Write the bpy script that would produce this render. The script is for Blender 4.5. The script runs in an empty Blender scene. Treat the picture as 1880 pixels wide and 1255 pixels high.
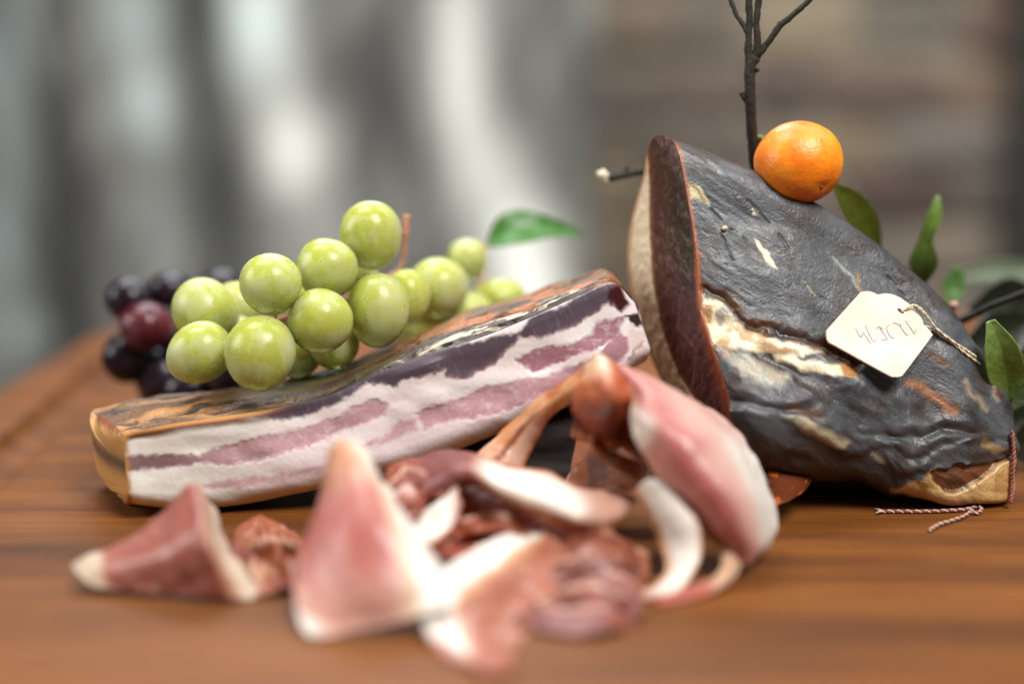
import bpy, math, random
import numpy as np
from mathutils import Vector, Matrix, Quaternion

random.seed(7)
np.random.seed(7)
SC = bpy.context.scene
COL = SC.collection
MM = 0.001                      # everything below is written in millimetres

# ------------------------------------------------------------------ camera
CAM = np.array([0.0, -480.0, 142.0])
PITCH = math.radians(10.0)
F = 50.0 / 36.0 * 1880.0        # focal length in photo pixels
cam = bpy.data.cameras.new('camera')
cam.lens = 50.0
cam.sensor_width = 36.0
cam.clip_start = 0.01
cam.clip_end = 50.0
cam.dof.use_dof = True
cam.dof.focus_distance = 0.486
cam.dof.aperture_fstop = 2.1
cam.dof.aperture_blades = 0
camo = bpy.data.objects.new('camera', cam)
COL.objects.link(camo)
camo.location = CAM * MM
camo.rotation_euler = (math.pi / 2 - PITCH, 0, 0)
SC.camera = camo

# ------------------------------------------------------------------ world and lamps
W = bpy.data.worlds.new('World')
SC.world = W
W.use_nodes = True
W.node_tree.nodes['Background'].inputs[0].default_value = (0.86, 0.93, 1.0, 1)
W.node_tree.nodes['Background'].inputs[1].default_value = 0.075


def lamp(name, loc, target, size, power, color, size_y=None):
    l = bpy.data.lights.new(name, 'AREA')
    l.shape = 'RECTANGLE'
    l.size = size
    l.size_y = size_y or size
    l.energy = power
    l.color = color
    o = bpy.data.objects.new(name, l)
    COL.objects.link(o)
    o.location = loc
    o.rotation_euler = (Vector(target) - Vector(loc)).to_track_quat('-Z', 'Y').to_euler()
    return o


lamp('window_light', (0.42, -0.56, 0.98), (0.03, 0.0, 0.03), 0.40, 21.0, (1.0, 0.985, 0.96), 0.5)
lamp('rear_window_light', (-0.12, 0.80, 0.85), (0.0, 0.0, 0.05), 0.6, 7.5, (0.86, 0.93, 1.0), 0.4)
lamp('side_fill_light', (-0.90, -0.10, 0.45), (0.03, 0.02, 0.05), 0.4, 5.5, (1.0, 0.98, 0.95), 0.5)  # added fill lamp brightening the ham's cut side; not an actual window
lamp('backdrop_fill', (-0.45, 0.35, 1.5), (-0.25, 1.3, 0.15), 0.8, 26.0, (0.97, 1.0, 0.97))  # added lamp, out of view, only to brighten the cloth backdrop
lamp('stone_wall_fill', (0.55, 0.45, 0.95), (0.45, 1.5, 0.15), 0.7, 16.0, (1.0, 0.97, 0.92))  # added lamp, out of view, only to brighten the stones
wl = bpy.data.lights.new('warm_bulb', 'POINT')
wl.energy = 0.9
wl.color = (1.0, 0.62, 0.25)
wl.shadow_soft_size = 0.03
wo = bpy.data.objects.new('warm_bulb', wl)
COL.objects.link(wo)
wo.location = (-0.42, -0.62, 0.55)

SC.view_settings.view_transform = 'Standard'
SC.view_settings.look = 'None'
SC.view_settings.exposure = 0.0
SC.view_settings.gamma = 1.0
SC.view_settings.use_curve_mapping = False
SC.render.engine = 'CYCLES'
SC.cycles.use_denoising = True
SC.cycles.max_bounces = 8
SC.cycles.sample_clamp_indirect = 4.0
SC.cycles.caustics_reflective = False
SC.cycles.caustics_refractive = False


# ------------------------------------------------------------------ helpers
def lin(r, g, b):
    c = np.array([r, g, b], float) / 255.0
    return np.where(c <= 0.04045, c / 12.92, ((c + 0.055) / 1.055) ** 2.4)


def ray(px, py):
    a = (px - 940.0) / F
    b = -(py - 627.5) / F
    return np.array([a, math.cos(PITCH) + b * math.sin(PITCH), -math.sin(PITCH) + b * math.cos(PITCH)])


def P(px, py, y, zmin=0.8):
    """the point at photo pixel (px, py) whose depth is y; never under the board"""
    d = ray(px, py)
    p = CAM + d * (y - CAM[1]) / d[1]
    if p[2] < zmin:
        p = CAM + d * (zmin - CAM[2]) / d[2]
    return p


def pxmm(y, z=40):
    """millimetres per photo pixel at that depth"""
    return ((y - CAM[1]) * math.cos(PITCH) + (CAM[2] - z) * math.sin(PITCH)) / F


def project(V):
    q = V - CAM
    dep = q[..., 1] * math.cos(PITCH) - q[..., 2] * math.sin(PITCH)
    up = q[..., 1] * math.sin(PITCH) + q[..., 2] * math.cos(PITCH)
    return np.stack([940 + F * q[..., 0] / dep, 627.5 - F * up / dep], -1)


def _hash(ix, iy, iz, seed):
    h = (ix * 374761393 + iy * 668265263 + iz * 2147483647 + seed * 974634777) & 0xFFFFFFFF
    h = ((h ^ (h >> 13)) * 1274126177) & 0xFFFFFFFF
    h = (h ^ (h >> 16)) & 0xFFFFFF
    return h / float(0xFFFFFF)


def vnoise(p, seed=0):
    p = np.asarray(p, float)
    i = np.floor(p).astype(np.int64)
    f = p - i
    f = f * f * f * (f * (f * 6 - 15) + 10)
    r = 0
    for dx in (0, 1):
        wx = f[..., 0] if dx else 1 - f[..., 0]
        for dy in (0, 1):
            wy = f[..., 1] if dy else 1 - f[..., 1]
            for dz in (0, 1):
                wz = f[..., 2] if dz else 1 - f[..., 2]
                r = r + wx * wy * wz * _hash(i[..., 0] + dx, i[..., 1] + dy, i[..., 2] + dz, seed)
    return r * 2 - 1


def fbm(p, octaves=4, seed=0, gain=0.5):
    a, s, r = 1.0, 0.0, 0
    p = np.asarray(p, float)
    for k in range(octaves):
        r = r + a * vnoise(p * 2.03 ** k + 17.3 * k, seed + k)
        s += a
        a *= gain
    return r / s


def xyz(a, b, c=None):
    return np.stack([a, b, np.zeros_like(a) if c is None else c], -1)


def sstep(a, b, x):
    t = np.clip((x - a) / (b - a), 0, 1)
    return t * t * (3 - 2 * t)


def mix(A, B, t):
    return A * (1 - t[..., None]) + B * t[..., None]


def inside(Q, poly):
    x, y = Q[..., 0], Q[..., 1]
    r = np.zeros(x.shape, bool)
    n = len(poly)
    for i in range(n):
        x0, y0 = poly[i]
        x1, y1 = poly[(i + 1) % n]
        if y0 == y1:
            continue
        c = ((y0 > y) != (y1 > y)) & (x < (x1 - x0) * (y - y0) / (y1 - y0) + x0)
        r ^= c
    return r


def linedist(Q, pts, closed=False):
    d = np.full(Q.shape[:-1], 1e9)
    pts = [np.array(p, float) for p in pts]
    if closed:
        pts = pts + [pts[0]]
    for a, b in zip(pts[:-1], pts[1:]):
        ab = b - a
        t = np.clip(((Q - a) @ ab) / max(ab @ ab, 1e-9), 0, 1)
        d = np.minimum(d, np.linalg.norm(Q - (a + t[..., None] * ab), axis=-1))
    return d


def patch(Q, poly, soft=4.0):
    """1 inside the outline, 0 outside, soft edge in pixels"""
    d = linedist(Q, poly, True)
    s = np.where(inside(Q, poly), d, -d)
    return sstep(-soft, soft, s)


def zmap(x0, y0, s):
    return lambda pts: [(x0 + x * s, y0 + y * s) for x, y in pts]


Z2 = zmap(1080, 440, 0.4462)
Z4 = zmap(140, 500, 0.3824)
Z5 = zmap(640, 480, 0.3346)
Z6 = zmap(1100, 230, 0.263)


def catmull(pts, n, closed=False):
    pts = np.asarray(pts, float)
    m = len(pts)
    if closed:
        t = np.linspace(0, m, n, endpoint=False)
        i = np.floor(t).astype(int)
        f = (t - i)
        g = lambda k: pts[(i + k) % m]
    else:
        t = np.linspace(0, m - 1, n)
        i = np.minimum(np.floor(t).astype(int), m - 2)
        f = t - i
        ext = np.concatenate([(2 * pts[0] - pts[1])[None], pts, (2 * pts[-1] - pts[-2])[None]])
        g = lambda k: ext[i + k + 1]
    f = f.reshape((-1,) + (1,) * (pts.ndim - 1))
    p0, p1, p2, p3 = g(-1), g(0), g(1), g(2)
    return 0.5 * (2 * p1 + (p2 - p0) * f + (2 * p0 - 5 * p1 + 4 * p2 - p3) * f ** 2 + (3 * p1 - p0 - 3 * p2 + p3) * f ** 3)


def surf(rows, nu, nv, closed_v=False):
    R = np.array([catmull(r, nv, closed_v) for r in rows])
    return catmull(R, nu)


def gnormals(G, closed_v=False):
    du = np.gradient(G, axis=0)
    if closed_v:
        dv = (np.roll(G, -1, 1) - np.roll(G, 1, 1)) * 0.5
    else:
        dv = np.gradient(G, axis=1)
    n = np.cross(du, dv)
    return n / np.maximum(np.linalg.norm(n, axis=-1, keepdims=True), 1e-9)


def gfaces(nu, nv, closed_v=False, off=0, flip=False):
    a = np.arange(nu * nv).reshape(nu, nv) + off
    if closed_v:
        b = np.roll(a, -1, 1)
        q = np.stack([a[:-1], a[1:], b[1:], b[:-1]], -1)
    else:
        q = np.stack([a[:-1, :-1], a[1:, :-1], a[1:, 1:], a[:-1, 1:]], -1)
    q = q.reshape(-1, 4)
    return q[:, ::-1] if flip else q


def link(o, parent=None):
    COL.objects.link(o)
    if parent is not None:
        o.parent = parent
    return o


def mesh_obj(name, V, faces, mat, parent=None, col=None, rough=None, smooth=True, origin=None):
    """V in mm; a mesh whose origin lies on its own parent's origin"""
    V = np.asarray(V, float).reshape(-1, 3)
    o0 = np.zeros(3)
    if origin is not None:
        o0 = np.asarray(origin, float)
    elif parent is not None:
        o0 = np.array(parent['_o'])
    me = bpy.data.meshes.new(name)
    if isinstance(faces, np.ndarray):
        faces = faces.tolist()
    me.from_pydata(((V - o0) * MM).tolist(), [], faces)
    me.polygons.foreach_set('use_smooth', [smooth] * len(me.polygons))
    if col is not None:
        c = np.ones((len(V), 4), np.float32)
        c[:, :3] = np.clip(np.asarray(col).reshape(-1, 3), 0, 1)
        c[:, 3] = 0.5 if rough is None else np.clip(np.asarray(rough, float).reshape(-1) if np.ndim(rough) else rough, 0, 1)
        at = me.attributes.new('Col', 'FLOAT_COLOR', 'POINT')
        at.data.foreach_set('color', c.ravel())
    me.materials.append(mat)
    me.update()
    o = bpy.data.objects.new(name, me)
    link(o, parent)
    if parent is None:
        o.location = o0 * MM
    return o


def thing(name, label, cat, loc, group=None):
    o = bpy.data.objects.new(name, None)
    o.empty_display_size = 0.01
    o.location = np.asarray(loc, float) * MM
    o['_o'] = [float(v) for v in loc]
    link(o)
    tag(o, label, cat, group)
    return o


def tag(o, label, cat, group=None, kind=None):
    if label:
        o['label'] = label
        o['category'] = cat
    if group:
        o['group'] = group
    if kind:
        o['kind'] = kind
    return o


def struct(o):
    o['kind'] = 'structure'
    return o


def tube(pts, radii, n=10, res=6, closed_ends=True, wob=0.0, seed=0):
    pts = np.asarray(pts, float)
    k = (len(pts) - 1) * res + 1
    C = catmull(pts, k)
    R = np.interp(np.linspace(0, 1, k), np.linspace(0, 1, len(radii)), radii)
    T = np.gradient(C, axis=0)
    T /= np.maximum(np.linalg.norm(T, axis=1, keepdims=True), 1e-9)
    nrm = np.cross(T[0], [0, 0, 1.0])
    if np.linalg.norm(nrm) < 1e-3:
        nrm = np.array([1.0, 0, 0])
    V = []
    for i in range(k):
        nrm = nrm - T[i] * (nrm @ T[i])
        nrm /= np.linalg.norm(nrm)
        b = np.cross(T[i], nrm)
        a = np.linspace(0, 2 * math.pi, n, endpoint=False)
        V.append(C[i] + R[i] * (np.cos(a)[:, None] * nrm + np.sin(a)[:, None] * b))
    V = np.array(V)
    if wob:
        V = V + wob * fbm(V / 2.0, 2, seed)[..., None] * gnormals(V, True)
    fs = gfaces(k, n, True).tolist()
    VV = V.reshape(-1, 3)
    if closed_ends:
        fs.append(list(range(n)))
        fs.append([(k - 1) * n + j for j in range(n)][::-1])
    return VV, fs


# ------------------------------------------------------------------ materials
def new_mat(name):
    m = bpy.data.materials.new(name)
    m.use_nodes = True
    nt = m.node_tree
    return m, nt, nt.nodes['Principled BSDF']


def nd(nt, t, **kw):
    n = nt.nodes.new(t)
    for k, v in kw.items():
        if k in n.inputs:
            n.inputs[k].default_value = v
        else:
            setattr(n, k, v)
    return n


def ramp(nt, stops):
    r = nt.nodes.new('ShaderNodeValToRGB')
    while len(r.color_ramp.elements) < len(stops):
        r.color_ramp.elements.new(0.5)
    for e, (p, c) in zip(r.color_ramp.elements, stops):
        e.position = p
        e.color = (*c, 1)
    return r


def noise_node(nt, scale, detail=4.0, stretch=None, rough=0.55, rot=(0, 0, 0)):
    tc = nd(nt, 'ShaderNodeTexCoord')
    n = nd(nt, 'ShaderNodeTexNoise', Scale=scale, Detail=detail, Roughness=rough)
    if stretch:
        mp = nd(nt, 'ShaderNodeMapping')
        mp.inputs['Scale'].default_value = stretch
        mp.inputs['Rotation'].default_value = rot
        nt.links.new(tc.outputs['Object'], mp.inputs['Vector'])
        nt.links.new(mp.outputs['Vector'], n.inputs['Vector'])
    else:
        nt.links.new(tc.outputs['Object'], n.inputs['Vector'])
    return n


def bump(nt, bsdf, height_socket, strength, dist, prev=None):
    b = nd(nt, 'ShaderNodeBump', Strength=strength, Distance=dist)
    nt.links.new(height_socket, b.inputs['Height'])
    if prev is not None:
        nt.links.new(prev.outputs[0], b.inputs['Normal'])
    nt.links.new(b.outputs[0], bsdf.inputs['Normal'])
    return b


def painted(name, sss=0.0, radius=(1, 0.35, 0.2), sss_scale=0.003, b1=(900, 0.3, 0.0004), b2=None, var=0.25, spec=0.5,
            translucent=0.0, coat=0.0, coat_rough=0.15):
    """surface colour from the mesh's own colour layer (alpha = roughness), with fine mottling and relief"""
    m, nt, bs = new_mat(name)
    at = nd(nt, 'ShaderNodeAttribute', attribute_name='Col')
    n = noise_node(nt, 1400, 5)
    rp = ramp(nt, [(0.25, (1 - var,) * 3), (0.75, (1 + var * 0.4,) * 3)])
    nt.links.new(n.outputs['Fac'], rp.inputs['Fac'])
    mx = nd(nt, 'ShaderNodeMixRGB', blend_type='MULTIPLY')
    mx.inputs[0].default_value = 1.0
    nt.links.new(at.outputs['Color'], mx.inputs[1])
    nt.links.new(rp.outputs[0], mx.inputs[2])
    nt.links.new(mx.outputs[0], bs.inputs['Base Color'])
    nt.links.new(at.outputs['Alpha'], bs.inputs['Roughness'])
    bs.inputs['Specular IOR Level'].default_value = spec
    bs.inputs['Subsurface Weight'].default_value = sss
    bs.inputs['Subsurface Radius'].default_value = radius
    bs.inputs['Subsurface Scale'].default_value = sss_scale
    bs.inputs['Coat Weight'].default_value = coat
    bs.inputs['Coat Roughness'].default_value = coat_rough
    nb = noise_node(nt, b1[0], 5)
    pb = bump(nt, bs, nb.outputs['Fac'], b1[1], b1[2])
    if b2:
        nb2 = noise_node(nt, b2[0], 3, b2[3] if len(b2) > 3 else None)
        bump(nt, bs, nb2.outputs['Fac'], b2[1], b2[2], pb)
    if translucent:
        tr = nd(nt, 'ShaderNodeBsdfTranslucent')
        nt.links.new(mx.outputs[0], tr.inputs['Color'])
        ms = nd(nt, 'ShaderNodeMixShader')
        ms.inputs[0].default_value = translucent
        nt.links.new(bs.outputs[0], ms.inputs[1])
        nt.links.new(tr.outputs[0], ms.inputs[2])
        nt.links.new(ms.outputs[0], nt.nodes['Material Output'].inputs['Surface'])
    return m


M_HAM = painted('smoked_rind', 0.0, b1=(1100, 0.45, 0.0004), b2=(420, 0.2, 0.0006), var=0.4, spec=0.55)
M_CUT = painted('cured_meat_cut', 0.25, (1.0, 0.3, 0.2), 0.002, b1=(500, 0.35, 0.0005), var=0.35)
M_FAT = painted('belly_cut', 0.4, (1.0, 0.65, 0.55), 0.002, b1=(300, 0.10, 0.0003), b2=(1500, 0.12, 0.0001), var=0.06, coat=0.3, coat_rough=0.25)
M_SKIN = painted('belly_rind', 0.1, (1.0, 0.4, 0.15), 0.002, b1=(600, 0.6, 0.0007), b2=(150, 0.5, 0.0015), var=0.45)
M_SLICE = painted('sliced_ham', 0.16, (1.0, 0.35, 0.25), 0.002, b1=(350, 0.25, 0.0004), var=0.10, translucent=0.24, coat=0.12, coat_rough=0.3)


def plain(name, color, rough=0.5, var=0.3, scale=400, bstr=0.3, bdist=0.0004, sss=0.0, radius=(1, 1, 1), sscale=0.002, stretch=None):
    m, nt, bs = new_mat(name)
    n = noise_node(nt, scale, 5, stretch)
    c = np.asarray(color)
    rp = ramp(nt, [(0.3, tuple(np.clip(c * (1 - var), 0, 1))), (0.7, tuple(np.clip(c * (1 + var), 0, 1)))])
    nt.links.new(n.outputs['Fac'], rp.inputs['Fac'])
    nt.links.new(rp.outputs[0], bs.inputs['Base Color'])
    bs.inputs['Roughness'].default_value = rough
    bs.inputs['Subsurface Weight'].default_value = sss
    bs.inputs['Subsurface Radius'].default_value = radius
    bs.inputs['Subsurface Scale'].default_value = sscale
    bump(nt, bs, n.outputs['Fac'], bstr, bdist)
    return m


# ------------------------------------------------------------------ the board and the table
def wood_material():
    m, nt, bs = new_mat('oiled_board_wood')
    broad = noise_node(nt, 1.0, 5, (4.0, 42.0, 10.0), 0.6)
    fine = noise_node(nt, 1.0, 6, (22.0, 520.0, 60.0), 0.65)
    band = noise_node(nt, 1.0, 2, (1.2, 22.0, 4.0), 0.5)
    r1 = ramp(nt, [(0.25, tuple(lin(60, 31, 10))), (0.42, tuple(lin(90, 50, 16))), (0.6, tuple(lin(114, 66, 23))), (0.8, tuple(lin(75, 42, 14)))])
    nt.links.new(broad.outputs['Fac'], r1.inputs['Fac'])
    r2 = ramp(nt, [(0.3, (0.68, 0.63, 0.58)), (0.5, (1.0, 1.0, 1.0)), (0.8, (1.12, 1.1, 1.05))])
    nt.links.new(fine.outputs['Fac'], r2.inputs['Fac'])
    r3 = ramp(nt, [(0.28, (0.72, 0.64, 0.6)), (0.42, (1, 1, 1)), (0.7, (1.12, 1.12, 1.12))])
    nt.links.new(band.outputs['Fac'], r3.inputs['Fac'])
    a = nd(nt, 'ShaderNodeMixRGB', blend_type='MULTIPLY')
    a.inputs[0].default_value = 0.8
    nt.links.new(r1.outputs[0], a.inputs[1])
    nt.links.new(r2.outputs[0], a.inputs[2])
    b = nd(nt, 'ShaderNodeMixRGB', blend_type='MULTIPLY')
    b.inputs[0].default_value = 0.9
    nt.links.new(a.outputs[0], b.inputs[1])
    nt.links.new(r3.outputs[0], b.inputs[2])
    # knife scratches: two sets of thin stretched lines
    last = b
    for rot, sc in ((0.95, 1), (-0.6, 2)):
        k = noise_node(nt, 1.0, 2, (900.0, 25.0, 1.0), 0.5, (0, 0, rot))
        rk = ramp(nt, [(0.66, (0, 0, 0)), (0.70, (1, 1, 1))])
        nt.links.new(k.outputs['Fac'], rk.inputs['Fac'])
        c = nd(nt, 'ShaderNodeMixRGB', blend_type='MIX')
        mm = nd(nt, 'ShaderNodeMath', operation='MULTIPLY')
        mm.inputs[1].default_value = 0.07
        nt.links.new(rk.outputs[0], mm.inputs[0])
        nt.links.new(mm.outputs[0], c.inputs[0])
        nt.links.new(last.outputs[0], c.inputs[1])
        c.inputs[2].default_value = (*lin(170, 120, 70), 1)
        last = c
    nt.links.new(last.outputs[0], bs.inputs['Base Color'])
    bs.inputs['Specular IOR Level'].default_value = 0.25
    rr = ramp(nt, [(0.3, (0.62,) * 3), (0.7, (0.5,) * 3)])
    nt.links.new(broad.outputs['Fac'], rr.inputs['Fac'])
    nt.links.new(rr.outputs[0], bs.inputs['Roughness'])
    bump(nt, bs, fine.outputs['Fac'], 0.35, 0.0005)
    return m


def build_board():
    # rounded far-left edge, juice groove running along inside it
    n_s, n_r = 420, 40
    x_l, x_r, y_n, y_f, rad = -252.0, 330.0, -260.0, 480.0, 150.0
    pts = []
    c = [((x_l + rad, y_f - rad), 90, 180), ((x_l + 60, y_n + 60), 180, 270), ((x_r - 60, y_n + 60), 270, 360), ((x_r - rad, y_f - rad), 0, 90)]
    rr = [rad, 60, 60, rad]
    for (cc, a0, a1), r in zip(c, rr):
        for a in np.linspace(a0, a1, 40):
            pts.append((cc[0] + r * math.cos(math.radians(a)), cc[1] + r * math.sin(math.radians(a))))
    pts = np.array(pts)
    seg = np.linalg.norm(np.roll(pts, -1, 0) - pts, axis=1)
    s = np.concatenate([[0], np.cumsum(seg)])
    tt = np.linspace(0, s[-1], n_s, endpoint=False)
    cl = np.concatenate([pts, pts[:1]])
    O = np.stack([np.interp(tt, s, cl[:, 0]), np.interp(tt, s, cl[:, 1])], -1)
    tang = np.roll(O, -1, 0) - np.roll(O, 1, 0)
    tang /= np.linalg.norm(tang, axis=1, keepdims=True)
    nin = np.stack([-tang[:, 1], tang[:, 0]], -1)
    # profile: (inset from edge, z)
    prof = [(4, -30), (0.5, -27), (0, -22), (0, -9), (0.8, -5), (2.5, -2.2), (5.5, -0.5), (9, 0), (26, 0), (28, -0.4)]
    for a in np.linspace(0, math.pi, 13):
        prof.append((29 + 12 - 12 * math.cos(a), -0.6 - 9.0 * math.sin(a)))
    prof += [(53.5, -0.3), (56, 0), (90, 0)]
    rings = []
    for ins, z in prof:
        shift = np.interp(O[:, 1], [-250, 24, 300, 400], [20, 13, -4, -8]) * (O[:, 0] < -150) * (ins > 24)
        q = O + nin * (ins + shift)[:, None] if ins < 80 else O + nin * ins
        rings.append(np.concatenate([q, np.full((n_s, 1), z)], 1))
    V = np.array(rings)
    fs = gfaces(len(prof), n_s, True).tolist()
    k = len(prof)
    fs.append([(k - 1) * n_s + j for j in range(n_s)][::-1])
    fs.append(list(range(n_s)))
    fs = [f[::-1] for f in fs]
    o = mesh_obj('cutting_board', V, fs, M_WOOD, smooth=False)
    import bmesh
    bm = bmesh.new()
    bm.from_mesh(o.data)
    bmesh.ops.recalc_face_normals(bm, faces=bm.faces[:])
    for f in bm.faces:
        f.smooth = len(f.verts) == 4
    bm.to_mesh(o.data)
    bm.free()
    tag(o, 'reddish brown oiled wooden cutting board with a juice groove, under all the food', 'cutting board')
    return o


M_WOOD = wood_material()
build_board()


def box_mesh(x0, x1, y0, y1, z0, z1):
    V = [(x, y, z) for z in (z0, z1) for y in (y0, y1) for x in (x0, x1)]
    fs = [[0, 2, 3, 1], [4, 5, 7, 6], [0, 1, 5, 4], [2, 6, 7, 3], [0, 4, 6, 2], [1, 3, 7, 5]]
    return V, fs


M_TABLE = plain('table_wood', lin(88, 74, 60), 0.7, 0.3, 30, 0.2, 0.0005, stretch=(1, 12, 4))
V, fs = box_mesh(-225, 300, -235, 430, -75, -30.4)
struct(mesh_obj('table', V, fs, M_TABLE, smooth=False))


# ------------------------------------------------------------------ background: cloth and stone wall
def build_curtain():
    y0 = 1180.0
    nu, nv = 600, 120
    pxs = np.linspace(-1300, 1092, nu)
    zs = np.linspace(-420, 560, nv)
    depth = (y0 - CAM[1])
    k = (depth * math.cos(PITCH)) / F
    X = (pxs - 940) * k * 1.01
    U, Z = np.meshgrid(X, zs, indexing='ij')
    slant = U + 0.10 * Z
    fold = 26 * np.sin(slant / 34.0 + 1.2 * fbm(xyz(slant / 90, Z / 400), 2, 3)) + 14 * fbm(xyz(slant / 28, Z / 260), 3, 5)
    G = np.stack([U, y0 + fold, Z], -1)
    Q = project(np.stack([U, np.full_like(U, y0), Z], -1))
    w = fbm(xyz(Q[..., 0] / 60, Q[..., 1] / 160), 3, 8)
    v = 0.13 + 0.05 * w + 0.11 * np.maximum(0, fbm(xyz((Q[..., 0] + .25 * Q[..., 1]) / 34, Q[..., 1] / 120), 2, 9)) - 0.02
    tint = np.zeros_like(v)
    light_streaks = [(10, 90, 55, 180, .22, 1), (0, 430, 40, 160, .16, 1), (115, 300, 40, 300, -.09, 0), (245, 40, 45, 90, .22, 1),
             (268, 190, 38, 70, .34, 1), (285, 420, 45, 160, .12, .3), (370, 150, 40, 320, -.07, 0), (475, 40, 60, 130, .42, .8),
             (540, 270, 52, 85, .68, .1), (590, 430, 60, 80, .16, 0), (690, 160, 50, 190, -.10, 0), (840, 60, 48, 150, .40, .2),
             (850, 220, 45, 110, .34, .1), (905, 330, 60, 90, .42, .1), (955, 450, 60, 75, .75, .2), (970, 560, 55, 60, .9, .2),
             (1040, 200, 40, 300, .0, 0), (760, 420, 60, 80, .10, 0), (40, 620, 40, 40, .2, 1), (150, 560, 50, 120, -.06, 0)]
    for bx, by, sx, sy, a, t in light_streaks:  # streaks of light and the dark gaps between, painted into the cloth's colour
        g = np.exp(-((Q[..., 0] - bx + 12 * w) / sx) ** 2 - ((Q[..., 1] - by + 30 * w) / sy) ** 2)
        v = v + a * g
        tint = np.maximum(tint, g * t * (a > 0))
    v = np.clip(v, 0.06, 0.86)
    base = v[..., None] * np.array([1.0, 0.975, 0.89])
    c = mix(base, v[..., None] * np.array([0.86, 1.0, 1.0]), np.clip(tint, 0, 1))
    M = painted('light_painted_cloth', 0.0, b1=(300, 0.2, 0.001), var=0.12)
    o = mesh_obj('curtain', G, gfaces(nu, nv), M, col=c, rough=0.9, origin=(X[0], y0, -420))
    tag(o, 'grey hanging cloth with blurred white streaks of light painted into it, behind the grapes', 'curtain')
    sm = o.modifiers.new('thickness', 'SOLIDIFY')
    sm.thickness = 0.002


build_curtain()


def stone_material():
    m, nt, bs = new_mat('wall_stone')
    oi = nd(nt, 'ShaderNodeObjectInfo')
    n = noise_node(nt, 25, 6)
    rp = ramp(nt, [(0.3, (0.6, 0.58, 0.56)), (0.7, (1.25, 1.22, 1.2))])
    nt.links.new(n.outputs['Fac'], rp.inputs['Fac'])
    mx = nd(nt, 'ShaderNodeMixRGB', blend_type='MULTIPLY')
    mx.inputs[0].default_value = 1
    nt.links.new(oi.outputs['Color'], mx.inputs[1])
    nt.links.new(rp.outputs[0], mx.inputs[2])
    nt.links.new(mx.outputs[0], bs.inputs['Base Color'])
    bs.inputs['Roughness'].default_value = 0.9
    bump(nt, bs, n.outputs['Fac'], 0.6, 0.008)
    return m


def build_wall():
    import bmesh
    y0 = 1480.0
    k = (y0 - CAM[1]) * math.cos(PITCH) / F
    xL, xR = (1040 - 940) * k, (2350 - 940) * k
    root = thing('stone_wall', 'blurred brownish grey rubble stone wall behind the ham and orange', 'wall', ((xL + xR) / 2, y0, -420))
    M_MORTAR = plain('lime_mortar', lin(122, 112, 100), 0.95, 0.2, 60, 0.5, 0.003)
    V, fs = box_mesh(xL, xR, y0, y0 + 120, -420, 560)
    mesh_obj('mortar', V, fs, M_MORTAR, root, smooth=False)
    ms = stone_material()
    metas = []
    for i in range(6):
        bm = bmesh.new()
        bmesh.ops.create_cube(bm, size=1.0)
        bmesh.ops.bevel(bm, geom=bm.edges[:], offset=0.14, segments=2, affect='EDGES', clamp_overlap=True)
        for v in bm.verts:
            v.co += Vector([random.uniform(-.05, .05) for _ in range(3)])
        me = bpy.data.meshes.new('stone')
        bm.to_mesh(me)
        bm.free()
        me.polygons.foreach_set('use_smooth', [True] * len(me.polygons))
        me.materials.append(ms)
        metas.append(me)
    pal = [lin(126, 116, 104), lin(112, 104, 96), lin(136, 122, 100), lin(110, 98, 90), lin(122, 116, 110), lin(100, 88, 82)]
    special = [((1720, 370), lin(58, 34, 36)), ((1640, 165), lin(66, 64, 68)), ((1540, 160), lin(92, 74, 68)), ((1830, 70), lin(92, 70, 62)),
               ((1790, 170), lin(98, 78, 74)), ((1480, 60), lin(142, 130, 106)), ((1160, 60), lin(126, 110, 92)), ((1600, 260), lin(136, 120, 92)),
               ((1850, 330), lin(84, 82, 76)), ((1700, 20), lin(104, 100, 92))]
    z = -415.0
    while z < 545:
        h = random.uniform(58, 92)
        x = xL + 4
        while x < xR - 20:
            w = random.uniform(80, 170)
            w = min(w, xR - x - 2)
            o = bpy.data.objects.new('stone', metas[random.randrange(6)])
            link(o, root)
            cx, cz = x + w / 2, z + h / 2 + 9 * math.sin(x / 70.0 + z)
            o.location = Vector(((cx - root['_o'][0]) * MM, (random.uniform(-4, 8)) * MM, (cz - root['_o'][2]) * MM))
            o.scale = ((w - 6) * MM, 26 * MM, (h - 6) * MM)
            o.rotation_euler = (0, random.uniform(-.06, .06), 0)
            q = project(np.array([cx, y0, cz]))
            c = pal[random.randrange(len(pal))] * random.uniform(0.85, 1.1)
            for sp, sc_ in special:
                if abs(q[0] - sp[0]) < w / k / 2 + 2 and abs(q[1] - sp[1]) < h / k / 2 + 2:
                    c = sc_ * 0.6 + c * 0.4
            o.color = (*c, 1)
            x += w
        z += h
    # a dark upright strip at the right end of the view
    yp = 1380.0
    kp = (yp - CAM[1]) * math.cos(PITCH) / F
    Vp, fp = box_mesh((1880 - 940) * kp, (2010 - 940) * kp, yp, yp + 60, -420, 560)
    o = mesh_obj('dark_upright', Vp, fp, plain('dark_strip', lin(40, 38, 34), 0.8, 0.3, 30, 0.3, 0.002, stretch=(8, 8, 1)), smooth=False, origin=((1930 - 940) * kp, yp, -420))
    tag(o, 'dark upright strip in front of the stone wall, at the right edge', 'post')


build_wall()


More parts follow.
